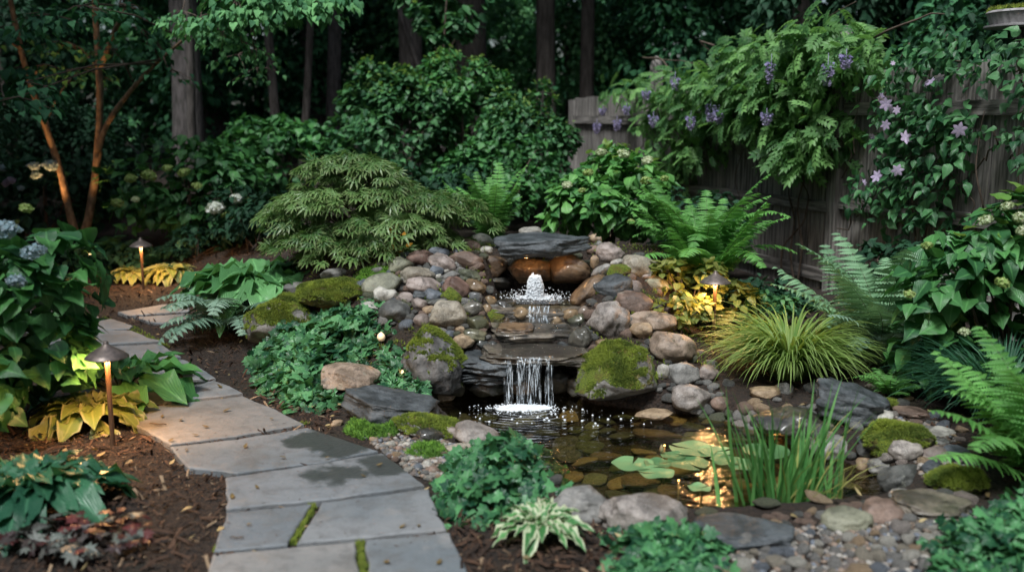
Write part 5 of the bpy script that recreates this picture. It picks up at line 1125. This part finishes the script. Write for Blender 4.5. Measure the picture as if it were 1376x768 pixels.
# small glowing bulbs in the ivy
for (px, py, r, lb) in ((513, 447, .026, 'largest amber globe light nestled at the ivy top by the dark boulder'), (541, 497, .024, 'small amber globe light on the ivy runner beside the dark boulder'), (500, 491, .017, 'tiny amber globe light above the pink-brown rock')):
    p, _ = hit(px, py, 1, 22); p = p + np.array([0, -.03, -.02]); t = thing('globe_light', lb, 'small lamp', tuple(p)); mb = MB(); mb.lathe([(0, -r), (r * .7, -r * .8), (r, -r * .1), (r * .85, r * .6), (r * .3, r * 1.1), (0, r * 1.3)], p, 14); mb.build('globe', emit('globe_glow', (1.0, .78, .52), .07), t); mb = MB(); mb.tube([p - [0, 0, r], p - [0, 0, .14]], .004, 6); mb.build('stake', BRONZE, t); point('light', p + [0, -.03, .03], .03, .02, par=t)
# ------------------------------------------------------------ climbers on the fence
def onf(px, py, off=.10):      # a point in front of the fence plane, seen at px, py
    d = ray(px, py); n2 = np.array([1, 1 / 3, 0]); n2 = n2 / np.linalg.norm(n2); p0 = np.array([fx(8), 8, 0]) + fs * off; t = np.dot(p0 - [0, 0, CZ], n2) / np.dot(d, n2); return np.array([0, 0, CZ]) + d * t
def climber(name, label, blobs, tmpl, size, mat, dens, cat, thick=.3, droop=.5, asp=None):
    c0 = onf(blobs[0][0], 400); t = thing(name, label, cat, (c0[0], c0[1], 0)); mb = MB(); Ps = []; ms = None
    for (px, py, rx, ry) in blobs:
        p = onf(px, py, .08 + thick * .5); s_ = p[1] / FPX; n = max(6, int(dens * rx * ry / 1000)); u = rdir(n) * (rng.random((n, 1)) ** .4)
        wob = rng.normal(size=(n, 3)) * .25; q = p[None] + fdir[None] * (u[:, 0:1] + wob[:, :1]) * rx * s_ * 1.25 + fs[None] * u[:, 1:2] * thick + ZUP[None] * (u[:, 2:3] + wob[:, 2:]) * ry * s_
        Ps.append(q); dv = fs[None] * .6 + u @ np.array([fdir, fs, ZUP]) * .5 - ZUP * droop + rng.normal(size=(n, 3)) * .75; scat(mb, tmpl, q, dv, ZUP * 1.0 + fs * .8 + rng.normal(size=(n, 3)) * .4, rng.uniform(size * .6, size * 1.15, n), bend=rng.uniform(.1, .6, n), asp=asp)
        if random.random() < .7:
            g = onf(px + random.uniform(-40, 20), py + 40, .06); tt = np.linspace(0, 1, 7)[:, None]; m_ = MB(); m_.tube(g + (p - g) * tt + rng.normal(size=(7, 3)) * .02, .006, 5); m_.build('stem', TWIG, t)
    mb.build('foliage', mat, t); return t, ms, np.concatenate(Ps)
wb = [(1110, 60, 60, 32), (1060, 90, 55, 38), (1010, 80, 45, 25), (1150, 80, 28, 22), (970, 105, 50, 28), (930, 120, 45, 25), (890, 125, 40, 22), (850, 118, 30, 12), (1000, 130, 55, 28), (1050, 130, 45, 25), (960, 150, 40, 20), (1090, 105, 50, 25), (1010, 165, 50, 18), (1060, 185, 45, 22), (1100, 200, 35, 22), (1030, 150, 40, 20), (1075, 215, 40, 18), (1120, 165, 25, 18), (920, 170, 35, 30), (900, 220, 30, 35), (940, 200, 28, 20), (1000, 60, 30, 8), (830, 125, 20, 10), (1085, 40, 35, 12), (880, 165, 20, 20)]
t, ms, Pw = climber('wisteria', 'wisteria with violet flower clusters draped over the fence', wb, PINNATE, .135, G['wist'], 100, 'climbing plant', .28, .25)
for (px, py, L) in ((1036, 97, .14), (1112, 100, .15), (1137, 83, .09), (955, 152, .14), (966, 157, .10), (907, 112, .11), (928, 165, .11), (878, 163, .10), (829, 168, .10), (802, 172, .10), (842, 148, .08), (1030, 160, .09), (868, 128, .07), (810, 150, .07)):
    p = onf(px, py, .50); L = L * 1.15; n = 110; h = rng.random(n); a = rng.uniform(0, 6.28, n); r = .03 * (h ** .6) * (1.1 if L > .1 else .9); mb = MB(); d = np.stack([np.cos(a), np.sin(a), np.full(n, -.3)], 1)
    scat(mb, OVS, p + np.stack([r * np.cos(a), r * np.sin(a), L * (h - .5)], 1) * 1.0, d, rdir(n), rng.uniform(.018, .03, n), asp=1.6, v=1 - h * .8 + rng.random(n) * .2); mb.tube([p + [0, 0, L * .9], p - [0, 0, L * .5]], .002, 4); mb.build('flower_raceme', G['purp'], t)
def vine(ms, pts_px, r=.012, off=.09):
    P_ = [onf(a, b, off + .04 * math.sin(i * 1.7)) for i, (a, b) in enumerate(pts_px)]; P_ = np.array(P_); tt = np.linspace(0, len(P_) - 1, len(P_) * 5); Q = np.stack([np.interp(tt, range(len(P_)), P_[:, k]) for k in range(3)], 1)
    Q[1:-1] = (Q[:-2] + Q[1:-1] * 2 + Q[2:]) / 4; Q += np.stack([mnoise.noise_vector(Vector(q * 4))[:] for q in Q]) * .02; m_ = MB(); m_.tube(Q, np.linspace(r, r * .4, len(Q)), 6); m_.build('stem', TWIG, ms)
for v_ in ([(1068, 375), (1062, 340), (1066, 300), (1060, 250), (1070, 200), (1080, 120)], [(1072, 378), (1078, 330), (1070, 280), (1082, 240), (1075, 200)], [(1050, 375), (1052, 330), (1080, 300), (1088, 265), (1070, 230)], [(1045, 120), (1100, 165), (1148, 205), (1130, 240)], [(1000, 200), (985, 240), (1003, 300)], [(1150, 210), (1148, 170), (1160, 130)], [(1175, 50), (1210, 35), (1250, 18), (1270, 20)], [(1110, 25), (1130, 12), (1150, 2)], [(960, 62), (940, 55), (955, 70), (975, 78)], [(905, 100), (885, 78), (860, 76), (930, 85), (970, 90)], [(930, 300), (925, 260), (930, 200)], [(985, 178), (990, 205), (1002, 215)]): vine(t, v_, .011 if len(v_) > 3 else .005)
cb = [(1190, 120, 30, 22), (1230, 90, 40, 28), (1275, 70, 35, 28), (1310, 95, 25, 22), (1215, 150, 45, 30), (1260, 150, 45, 35), (1240, 200, 55, 35), (1200, 200, 35, 35), (1285, 180, 35, 30), (1180, 250, 38, 28), (1225, 255, 48, 32), (1270, 240, 30, 25), (1160, 270, 25, 15), (1200, 290, 40, 18), (1255, 290, 35, 18), (1215, 68, 25, 12), (1270, 45, 12, 12)]
t, ms, _ = climber('clematis', 'clematis covered in pale purple star flowers climbing the fence', cb, OVATE, .088, G['clem'], 62, 'climbing plant', .2, .7)
for (px, py, r) in ((1250, 110, .055), (1262, 104, .045), (1245, 112, .04), (1190, 140, .06), (1197, 147, .05), (1184, 134, .045), (1190, 168, .05), (1217, 185, .065), (1289, 175, .065), (1206, 229, .055), (1178, 237, .06), (1162, 245, .035), (1172, 183, .035), (1205, 148, .04), (1200, 85, .025), (1184, 130, .04)):
    p = onf(px, py, .42); mb = MB(); d = np.array([[random.uniform(-.5, .5), random.uniform(-.3, .3), 1]]); nv = np.array([[-.5 + random.uniform(-.3, .3), -1, .55 + random.uniform(-.3, .3)]]); scat(mb, CLEM, p[None], d + rng.normal(size=(1, 3)) * .3, nv + rng.normal(size=(1, 3)) * .45, r * .84, bend=random.uniform(-.2, .35), asp=random.uniform(.8, 1)); mb.build('flower', G['clemp'], t)
for v_ in ([(1230, 330), (1225, 260), (1235, 180), (1250, 90), (1270, 40)], [(1255, 210), (1285, 245), (1310, 270), (1300, 300)], [(1320, 280), (1312, 220), (1322, 150)], [(1240, 330), (1250, 280), (1245, 240)]): vine(t, v_, .007)
t, ms, _ = climber('climbing_vine', 'leafy vine over the fence at the right edge below the trough', [(1365, 80, 30, 28), (1385, 120, 30, 30), (1370, 180, 25, 22), (1360, 60, 25, 15), (1400, 200, 30, 40), (1345, 190, 12, 15)], HEART, .075, G['shrub'], 50, 'climbing plant', .2)
vine(t, [(1370, 330), (1365, 250), (1375, 150)], .007)
# ------------------------------------------------------------ shrubs behind
SHG = 'round shrubs behind the rockery'
VB = dict(lr=(.18, .34))
shrub('viburnum', 'broad shrub with pale new leaves left of centre in the middle distance', D(530, 170, 11.6)[0], 11.6, .92, .7, 1.7, 4200, OVS, .088, G['shrub'], k=46, asp=1.5, tips=320, group=SHG, **VB)
shrub('viburnum', 'taller dark shrub in the middle behind the fern', D(620, 180, 11.9)[0], 11.9, .75, .7, 1.8, 3600, OVS, .088, G['hyd'], k=46, asp=1.5, tips=200, group=SHG, **VB)
shrub('viburnum', 'dense rounded shrub beside the left end of the fence', D(708, 190, 10.9)[0], 10.9, .62, .55, 1.6, 3200, OVS, .08, G['shrub'], k=46, asp=1.5, tips=260, group=SHG, **VB)
shrub('rose_bush', 'dark leafy bush low in front of the dense rounded shrub', D(670, 250, 10.3)[0], 10.3, .7, .4, 1.0, 1300, OVS, .085, G['hyd'], k=24, asp=1.5)
shrub('leafy_shrub', 'leafy dark green shrub behind the white flowering hydrangea', D(385, 215, 11.6)[0], 11.6, .8, .6, 1.15, 1300, HEART, .12, G['hyd'], k=26)
shrub('leafy_shrub', 'low shrub filling the gap between maple and back left hydrangea', D(340, 300, 9.3)[0], 9.3, .6, .4, .6, 700, OVATE, .09, G['dark'], k=16)
shrub('leafy_shrub', 'dark shrub between the bright fern and the laceleaf maple', D(590, 260, 9.6)[0], 9.6, .7, .4, .8, 800, OVATE, .09, G['dark'], k=16)
shrub('leafy_shrub', 'dark low shrub against the fence behind the big fern', D(930, 260, 9.0)[0], 9.0, .55, .3, .9, 800, OVATE, .09, G['dark'], k=16)
shrub('leafy_shrub', 'dark low shrub at the fence foot behind the silvery fern', 2.75, 7.0, .35, .4, .6, 500, OVATE, .09, G['dark'], k=14)
shrub('young_tree', 'slender sapling with pale leaf clusters rising above the middle shrubs', D(595, 60, 12.4)[0], 12.4, .62, .4, 1.3, 420, OVS, .14, G['shrub'], k=12, asp=1.4, z0=1.9 + .3, tips=60, cat='tree', stems=4, lr=(.2, .34))
# ------------------------------------------------------------ woods
def trunk_mb(x, y, r, h, lean=(0, 0), z0=None, seg=16, flare=1.5, wob=.05, n=22):
    mb = MB(); z = gz(x, y) - .2 if z0 is None else z0; s = random.uniform(0, 50); pts = []; rad = []
    for k in range(n):
        t = k / (n - 1); pts.append((x + lean[0] * t * h + wob * mnoise.noise(Vector((t * 3, s, 0))), y + lean[1] * t * h + wob * mnoise.noise(Vector((t * 3, s, 9))), z + t * h)); rad.append(r * (1 - .5 * t) * (1 + (flare - 1) * math.exp(-t * h / .35)) * (1 + .05 * mnoise.noise(Vector((t * 14, s, 3)))))
    mb.tube(pts, rad, seg); return mb, pts
CROWN = {}
def crown_mesh(key, n, size, mat, k=30, asp=1.5, lr=(.2, .42)):
    if key not in CROWN:
        p, d = lumps(n, k, 1, 1, 2, rng, lr=lr); mb = MB(); scat(mb, OVS, p, d * [1, 1, .5] - ZUP * .35 + rng.normal(size=(n, 3)) * .5, ZUP * 1.3 + d * .5 + rng.normal(size=(n, 3)) * .4, rng.uniform(size * .6, size * 1.2, n), asp=asp, bend=.4); CROWN[key] = mb.mesh('crown', mat)
    return CROWN[key]
def tree(label, px, Y, wpx, bark, H=11, lean=(0, 0), crown=('big', 3.2, 3.0), ch=7.5, name='tree', x=None):
    x = D(px, 200, Y)[0] if x is None else x; r = wpx / 2 * Y / FPX; t = thing(name, label, 'tree', (x, Y, gz(x, Y))); mb, pts = trunk_mb(x, Y, r, H, lean); tr = mb.build('trunk', bark, t)
    if crown:
        me = crown_mesh(*CK[crown[0]]); q = pts[-1]; o = bpy.data.objects.new('crown', me); sc.collection.objects.link(o); o.parent = t; o.location = Vector((q[0], q[1], ch)) - Vector(t.location); o.scale = (crown[1], crown[1], crown[2]); o.rotation_euler = (0, 0, random.uniform(0, 6.28))
        for k in range(5):
            a = random.uniform(0, 6.28); z = random.uniform(ch - crown[2] * .6, ch); i = min(len(pts) - 2, max(2, int((z - pts[0][2]) / H * len(pts)))); b0 = np.array(pts[i]); e = b0 + np.array([math.cos(a), math.sin(a), .45]) * crown[1] * .75
            mb = MB(); mb.tube([b0, (b0 + e) / 2 + [0, 0, .15], e], [r * .3, r * .2, .01], 6); mb.build('branch', bark, t)
    return t
CK = {'big': ('big', 2600, .09, G['back'], 40), 'mid': ('mid', 7000, .062, G['back'], 34), 'lit': ('lit', 6500, .06, G['backl'], 30), 'dk': ('dk', 7500, .062, G['dark'], 34), 'big2': ('big2', 2600, .09, G['back'], 44)}  # 'lit' crowns wear paler leaves, painting in the light between trunks
tree('thick grey-brown tree trunk left of centre in the middle distance', 252, 13.0, 40, BARKG, 11, (.004, 0))
tree('broad dark trunk just right of the grey-brown one', 285, 15.5, 46, BARK, 12)
tree('pinkish grey trunk with rough bark behind the viburnum', 553, 14.2, 34, BARKG, 12, (-.004, 0), ('big2', 3.4, 3.0))
tree('wide dark trunk right of the pinkish grey trunk', 634, 14.8, 44, BARK, 13, (.003, 0))
tree('dark straight trunk above the rounded shrub', 733, 14.6, 27, BARK, 12, (0, 0), ('big', 3.4, 3.2))
tree('slim dark trunk behind the fence end, right of the straight one', 786, 14.9, 20, BARK, 12, (.006, 0), ('big2', 3, 3))
tree('thin far trunk between the two dark straight trunks', 762, 24.0, 12, BARK, 12, crown=None)
tree('distant pale trunk leaning left of centre', 445, 15.0, 20, BARKG, 11, (.05, 0), ('mid', 3, 3))
tree('distant dark forked trunk left of centre', 378, 13.8, 13, BARK, 10, (-.06, 0), ('mid', 2.6, 2.6))
tree('distant dark trunk leaning right, left of centre', 405, 14.0, 11, BARK, 10, (.09, 0), ('mid', 2.6, 2.6))
tree('wide distant brown trunk behind the thin forked ones', 425, 16.0, 34, BARK, 12, (0, 0), ('big', 3, 3))
tree('far left dark trunk at the edge', 20, 14.0, 40, BARK, 11, (.01, 0))
tree('dark trunk behind the uplit small tree', 95, 17.0, 24, BARK, 11)
tree('thin diagonal leaning trunk left of the wide dark one', 610, 14.0, 8, BARKG, 5, (-.3, 0), None)
OUT = 'trees of the wood around the garden'
for i, (x, y, lb) in enumerate([(-8, 6, 'left of the garden'), (-7.5, 1, 'to the left of the path start'), (7.5, 9, 'behind the right part of the fence'), (7.2, 4, 'to the right beyond the fence'), (3.8, 13.5, 'behind the fence centre'), (6, 15, 'behind the fence to the right'), (9, 20, 'deep on the right'), (-9, 19, 'deep on the left')]):
    tree('woodland tree with leafy crown ' + lb, 0, y, 30, BARK, 11, (0, 0), (('big', 'big2', 'mid')[i % 3], 3.8, 3.4), 7.2, x=x)
# understorey saplings with crowns reaching the ground
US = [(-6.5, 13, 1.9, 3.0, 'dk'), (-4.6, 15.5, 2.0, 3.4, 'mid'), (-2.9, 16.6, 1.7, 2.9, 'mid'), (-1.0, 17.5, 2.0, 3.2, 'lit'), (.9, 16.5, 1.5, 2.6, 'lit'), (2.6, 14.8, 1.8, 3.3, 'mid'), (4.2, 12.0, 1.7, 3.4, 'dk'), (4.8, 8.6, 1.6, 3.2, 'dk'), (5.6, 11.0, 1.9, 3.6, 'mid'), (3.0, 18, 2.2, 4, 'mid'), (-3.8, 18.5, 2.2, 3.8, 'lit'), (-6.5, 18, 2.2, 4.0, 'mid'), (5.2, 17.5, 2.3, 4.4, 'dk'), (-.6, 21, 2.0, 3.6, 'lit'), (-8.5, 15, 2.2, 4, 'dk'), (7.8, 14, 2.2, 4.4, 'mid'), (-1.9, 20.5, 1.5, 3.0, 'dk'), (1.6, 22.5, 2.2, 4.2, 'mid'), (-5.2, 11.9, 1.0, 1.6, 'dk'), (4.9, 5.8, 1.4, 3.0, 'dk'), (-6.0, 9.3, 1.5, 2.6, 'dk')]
USL = ['at the far left behind the small tree', 'behind the thick grey-brown trunk', 'left of centre behind the leafy shrub', 'behind the viburnum', 'in the light gap beyond the rounded shrub', 'over the left half of the fence', 'over the middle of the fence', 'behind the clematis', 'behind the wisteria, further back', 'deep behind the slim trunk', 'deep left with leaves coloured as if lit', 'deep at the left edge', 'deep behind the wisteria', 'pale in the central distance', 'outermost on the left', 'outermost on the right', 'in the shadow behind the middle shrub', 'far behind the straight trunk', 'low by the far blue flowers', 'behind the trough at the right', 'beside the small tree at the left edge']
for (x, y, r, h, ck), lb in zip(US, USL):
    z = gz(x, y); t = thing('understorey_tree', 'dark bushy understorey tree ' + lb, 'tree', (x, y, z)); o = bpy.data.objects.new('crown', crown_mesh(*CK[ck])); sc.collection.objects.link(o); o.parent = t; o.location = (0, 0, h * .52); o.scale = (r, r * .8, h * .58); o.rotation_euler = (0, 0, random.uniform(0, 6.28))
    mb, _ = trunk_mb(x, y, .05, h * .8, n=8, seg=8); mb.build('trunk', BARK, t)
mb = MB(); n = 34000; a = np.deg2rad(rng.uniform(-10, 190, n)); r = rng.uniform(27, 36, n); p = np.stack([r * np.cos(a), 2 + r * np.sin(a), rng.random(n) ** 1.2 * 15 + .2], 1)
scat(mb, OVS, p, rdir(n) * [1, 1, .4] - ZUP * .3, ZUP * .8 - np.stack([np.cos(a), np.sin(a), a * 0], 1) * .8 + rng.normal(size=(n, 3)) * .5, rng.uniform(.25, .75, n), asp=1.5)
tag(mb.build('distant_woods', G['backl']), kind='stuff', label='mass of distant dark green woodland closing the view', cat='woods')
# small multi-stemmed tree, uplit
bx, by = D(108, 300, 10.3)[0], 10.3; bz = gz(bx, by); t = thing('small_tree', 'slender multi-stemmed small tree with warmly uplit trunks at the left', 'tree', (bx, by, bz))
def W(px, py, Y): return D(px, py, Y)
lim = [([(112, 318, 10.3), (120, 290, 10.3), (127, 245, 10.3), (133, 190, 10.25), (135, 120, 10.2), (130, 60, 10.2), (126, -60, 10.1)], .046, .028), ([(102, 318, 10.3), (92, 280, 10.3), (84, 240, 10.25), (70, 195, 10.2), (52, 145, 10.1), (30, 80, 10), (10, -20, 9.9)], .043, .024), ([(131, 205, 10.25), (142, 168, 10.2), (165, 135, 10.1), (190, 105, 10.0), (215, 80, 9.8), (245, 55, 9.6), (275, 30, 9.3)], .032, .010), ([(135, 90, 10.2), (150, 50, 10), (165, 20, 9.8), (190, -30, 9.6)], .03, .015), ([(85, 240, 10.25), (75, 215, 10.4), (62, 160, 10.6)], .03, .015)]
tips = []
for pts, r0, r1 in lim:
    Q = np.array([W(*q) for q in pts]); tt = np.linspace(0, len(Q) - 1, len(Q) * 4); Q2 = np.stack([np.interp(tt, range(len(Q)), Q[:, k]) for k in range(3)], 1)
    for _ in range(3): Q2[1:-1] = (Q2[:-2] + Q2[1:-1] * 2 + Q2[2:]) / 4
    mb = MB(); mb.tube(Q2, np.linspace(r0, r1, len(Q2)) * (1 + .06 * np.sin(tt * 5)), 12); mb.build('trunk', BARKL, t); tips.append(Q2)
def spray(P_, mb, ms, n, size, sx=.35, sy=.3, tm=HEART, droop=.5):
    c = np.array(P_); a = rng.uniform(0, 6.28, n); r = np.sqrt(rng.random(n)); q = c + np.stack([sx * r * np.cos(a), sy * r * np.sin(a), -.10 * r ** 2 + rng.normal(size=n) * .03], 1); dv = np.stack([np.cos(a), np.sin(a), np.full(n, -droop)], 1) + rng.normal(size=(n, 3)) * .3
    scat(mb, tm, q, dv, ZUP + rng.normal(size=(n, 3)) * .25, rng.uniform(size * .6, size * 1.1, n), bend=.4)
    for k in range(5): e = q[rng.integers(0, n)]; ms.tube([c + [0, 0, .03], (c + e) / 2 + [0, 0, .03], e], [.005, .004, .002], 4)
mb, ms = MB(), MB()
for (px, py, Y, n, s) in ((35, 115, 8.6, 60, .10), (25, 135, 8.4, 36, .10), (70, 25, 8.8, 50, .09), (110, 12, 8.8, 50, .09), (20, 95, 9.4, 60, .09), (5, 40, 9.2, 60, .09), (180, 40, 9.6, 50, .08), (200, 60, 9.6, 40, .08), (150, 70, 9.9, 40, .08), (225, 95, 9.7, 30, .07), (90, 60, 10, 50, .08), (160, 10, 9.4, 60, .08), (60, 90, 9.8, 45, .08), (110, 95, 10.6, 45, .08)):
    c = W(px, py, Y); spray(c, mb, ms, n, s); al = np.concatenate(tips); q = al[np.argmin(np.linalg.norm(al - c - [0, 0, -.2], axis=1))]; ms.tube([q, (q + c) / 2 + [0, 0, .08], c + [0, 0, .03]], [.012, .009, .005], 5)
for (px, py, Y) in ((20, -40, 9.6), (100, -50, 9.8), (180, -50, 9.6), (-40, 40, 9.5), (-40, -60, 9.5)):
    c = W(px, py, Y); spray(c, mb, ms, 140, .09, .8, .7); al = np.concatenate(tips); q = al[np.argmin(np.linalg.norm(al - c - [0, 0, -.2], axis=1))]; ms.tube([q, (q + c) / 2 + [0, 0, .08], c + [0, 0, .03]], [.012, .009, .005], 5)
mb.build('foliage', G['back'], t); ms.build('branch', TWIG, t)
for (dx, w) in ((-.25, 70), (.28, 70)): uplight(bx + dx, by - .45, (-.18 * (dx > 0) + .1, .30, 1), w, 'warm ground spotlight aimed up the small tree, ' + ('left one' if dx < 0 else 'right one'), 45)
# overhanging maple with bright leaves, trunk left outside the picture
t = thing('overhanging_maple', 'bright green leaf sprays of a maple hanging in at the upper left centre', 'tree', (-3.6, 8.9, gz(-3.6, 8.9))); mb, pts = trunk_mb(-3.93, 12.3, .06, 4.2, (.03, -.06), n=14, seg=10); 
t.location = (-3.93, 12.3, gz(-3.93, 12.3)); mb.build('trunk', BARK, t)
mb, ms = MB(), MB(); top = np.array(pts[-3]); ms.tube([top, W(258, -60, 10.8), W(262, -40, 9.6), W(300, -34, 9.0), W(345, -30, 8.6), W(400, -20, 8.3), W(440, -10, 8.2)], [.05, .045, .035, .028, .02, .012, .006], 8)
for (px, py, Y, n, s) in ((285, 22, 8.3, 70, .095), (320, 8, 8.2, 80, .10), (355, 6, 8.2, 80, .10), (395, 4, 8.2, 80, .10), (425, 8, 8.3, 50, .10), (300, 45, 8.5, 45, .09), (325, 62, 8.6, 26, .08), (345, 70, 8.8, 16, .08), (270, 35, 8.6, 45, .085), (245, 20, 8.8, 50, .08), (340, 20, 8.6, 60, .09), (370, -15, 8.2, 90, .10), (310, -20, 8.3, 90, .10), (440, -12, 8.3, 70, .10), (345, 96, 9.0, 14, .07), (320, 78, 9.0, 12, .07)):
    c = W(px, py, Y); spray(c, mb, ms, int(n * 1.7), s * .75, .26, .22, MAPLEL if False else HEART, .8); L1 = np.array(W(262, -40, 9.6)); L2 = np.array(W(345, -30, 8.6)); j = L1 + (L2 - L1) * min(1, max(0, (px - 250) / 120)); ms.tube([j, (j + c) / 2 + [0, 0, .05], c + [0, 0, .03]], [.010, .007, .004], 5)
mb.build('foliage', G['backl'], t); ms.build('branch', TWIG, t)
# fallen leaves on the path
FLM = foliage('fallen_leaf', (.06, .035, .015), (.13, .085, .035), vein=.2, trans=.1)
lm = None
for k, (px, py) in enumerate([(218, 560), (230, 592), (205, 585), (243, 565), (305, 552), (365, 563), (295, 520), (250, 605), (262, 585), (330, 600), (275, 640), (312, 668), (335, 705), (443, 575), (510, 625), (488, 640), (541, 708), (563, 707), (440, 615), (403, 470), (215, 540), (380, 615), (520, 756), (345, 655), (182, 508), (276, 574), (590, 756)]):
    p = P(px, py, .032)
    if lm is None: mb = MB(); scat(mb, OVS, np.array([[0, -.5, 0.]]), np.array([[0, 1., 0]]), np.array([[.1, 0, 1.]]), 1.0, bend=-.3, v=.6); lm = mb.mesh('fallen_leaf', FLM)
    o = bpy.data.objects.new('fallen_leaf', lm); sc.collection.objects.link(o); o.location = (p[0], p[1], p[2] + .003); s = random.uniform(.022, .045); o.scale = (s, s, s); o.rotation_euler = (random.uniform(-.1, .1), random.uniform(-.1, .1), random.uniform(0, 6.28)); tag(o, 'small dry brown leaf fallen on the flagstones', 'leaf', 'dry leaves scattered on the path')
n = 700; x, y = region(n, -2.6, 2.9, 3.1, 8.6); ok = ~onpath(x, y, .0) & (sdf(x, y) > .1) & (terr(x, y) < .5); x, y = x[ok], y[ok]; n = len(x); mb = MB()
scat(mb, OVS, np.stack([x, y, terr(x, y) + .02], 1), rdir(n) * [1, 1, .2], ZUP + rng.normal(size=(n, 3)) * .4, rng.uniform(.02, .045, n), bend=rng.uniform(-.5, .4, n)); tag(mb.build('leaf_litter', foliage('dry_leaf', (.10, .06, .03), (.26, .19, .10), vein=.2, trans=.1)), kind='stuff', label='dry tan leaves littering the planting beds', cat='leaf litter')
for (px, py, L, lb) in ((212, 569, .09, 'short dark twig lying on the flagstone near the nearest lamp'), (318, 721, .05, 'tiny dark twig on the lower left flagstone'), (560, 590, .05, 'little twig by the pebbles at the path edge')):
    p = P(px, py, .04); mb = MB(); a = random.uniform(-.3, .4); mb.tube([(p[0] + L * (q - .5) * math.cos(a), p[1] + L * (q - .5) * math.sin(a), p[2] + .002 * math.sin(q * 9)) for q in np.linspace(0, 1, 6)], .003, 5); tag(mb.build('twig', TWIG, loc=tuple(p)), lb, 'twig')

# the rest of the wood: trees all round the garden, out of the picture, that shade it from the sides
for (x, y, r, h, lb) in [(-5.5, -1.5, 2.3, 6.5, 'behind the start of the path'), (-2, -4.5, 2.4, 7, 'behind the viewer to the left'), (2.2, -4.8, 2.4, 7, 'behind the viewer to the right'), (5.6, -2, 2.3, 6.5, 'behind the near right corner'), (-6.2, 3.6, 1.9, 6, 'on the open left side of the garden'), (6.3, 1.8, 2.0, 6.5, 'on the open right side of the garden')]:
    z = gz(x, y); t = thing('understorey_tree', 'dense bushy tree ' + lb, 'tree', (x, y, z)); o = bpy.data.objects.new('crown', crown_mesh(*CK['mid'])); sc.collection.objects.link(o); o.parent = t; o.location = (0, 0, h * .5); o.scale = (r, r, h * .58)
    mb, _ = trunk_mb(x, y, .08, h * .8, n=8, seg=8); mb.build('trunk', BARK, t)
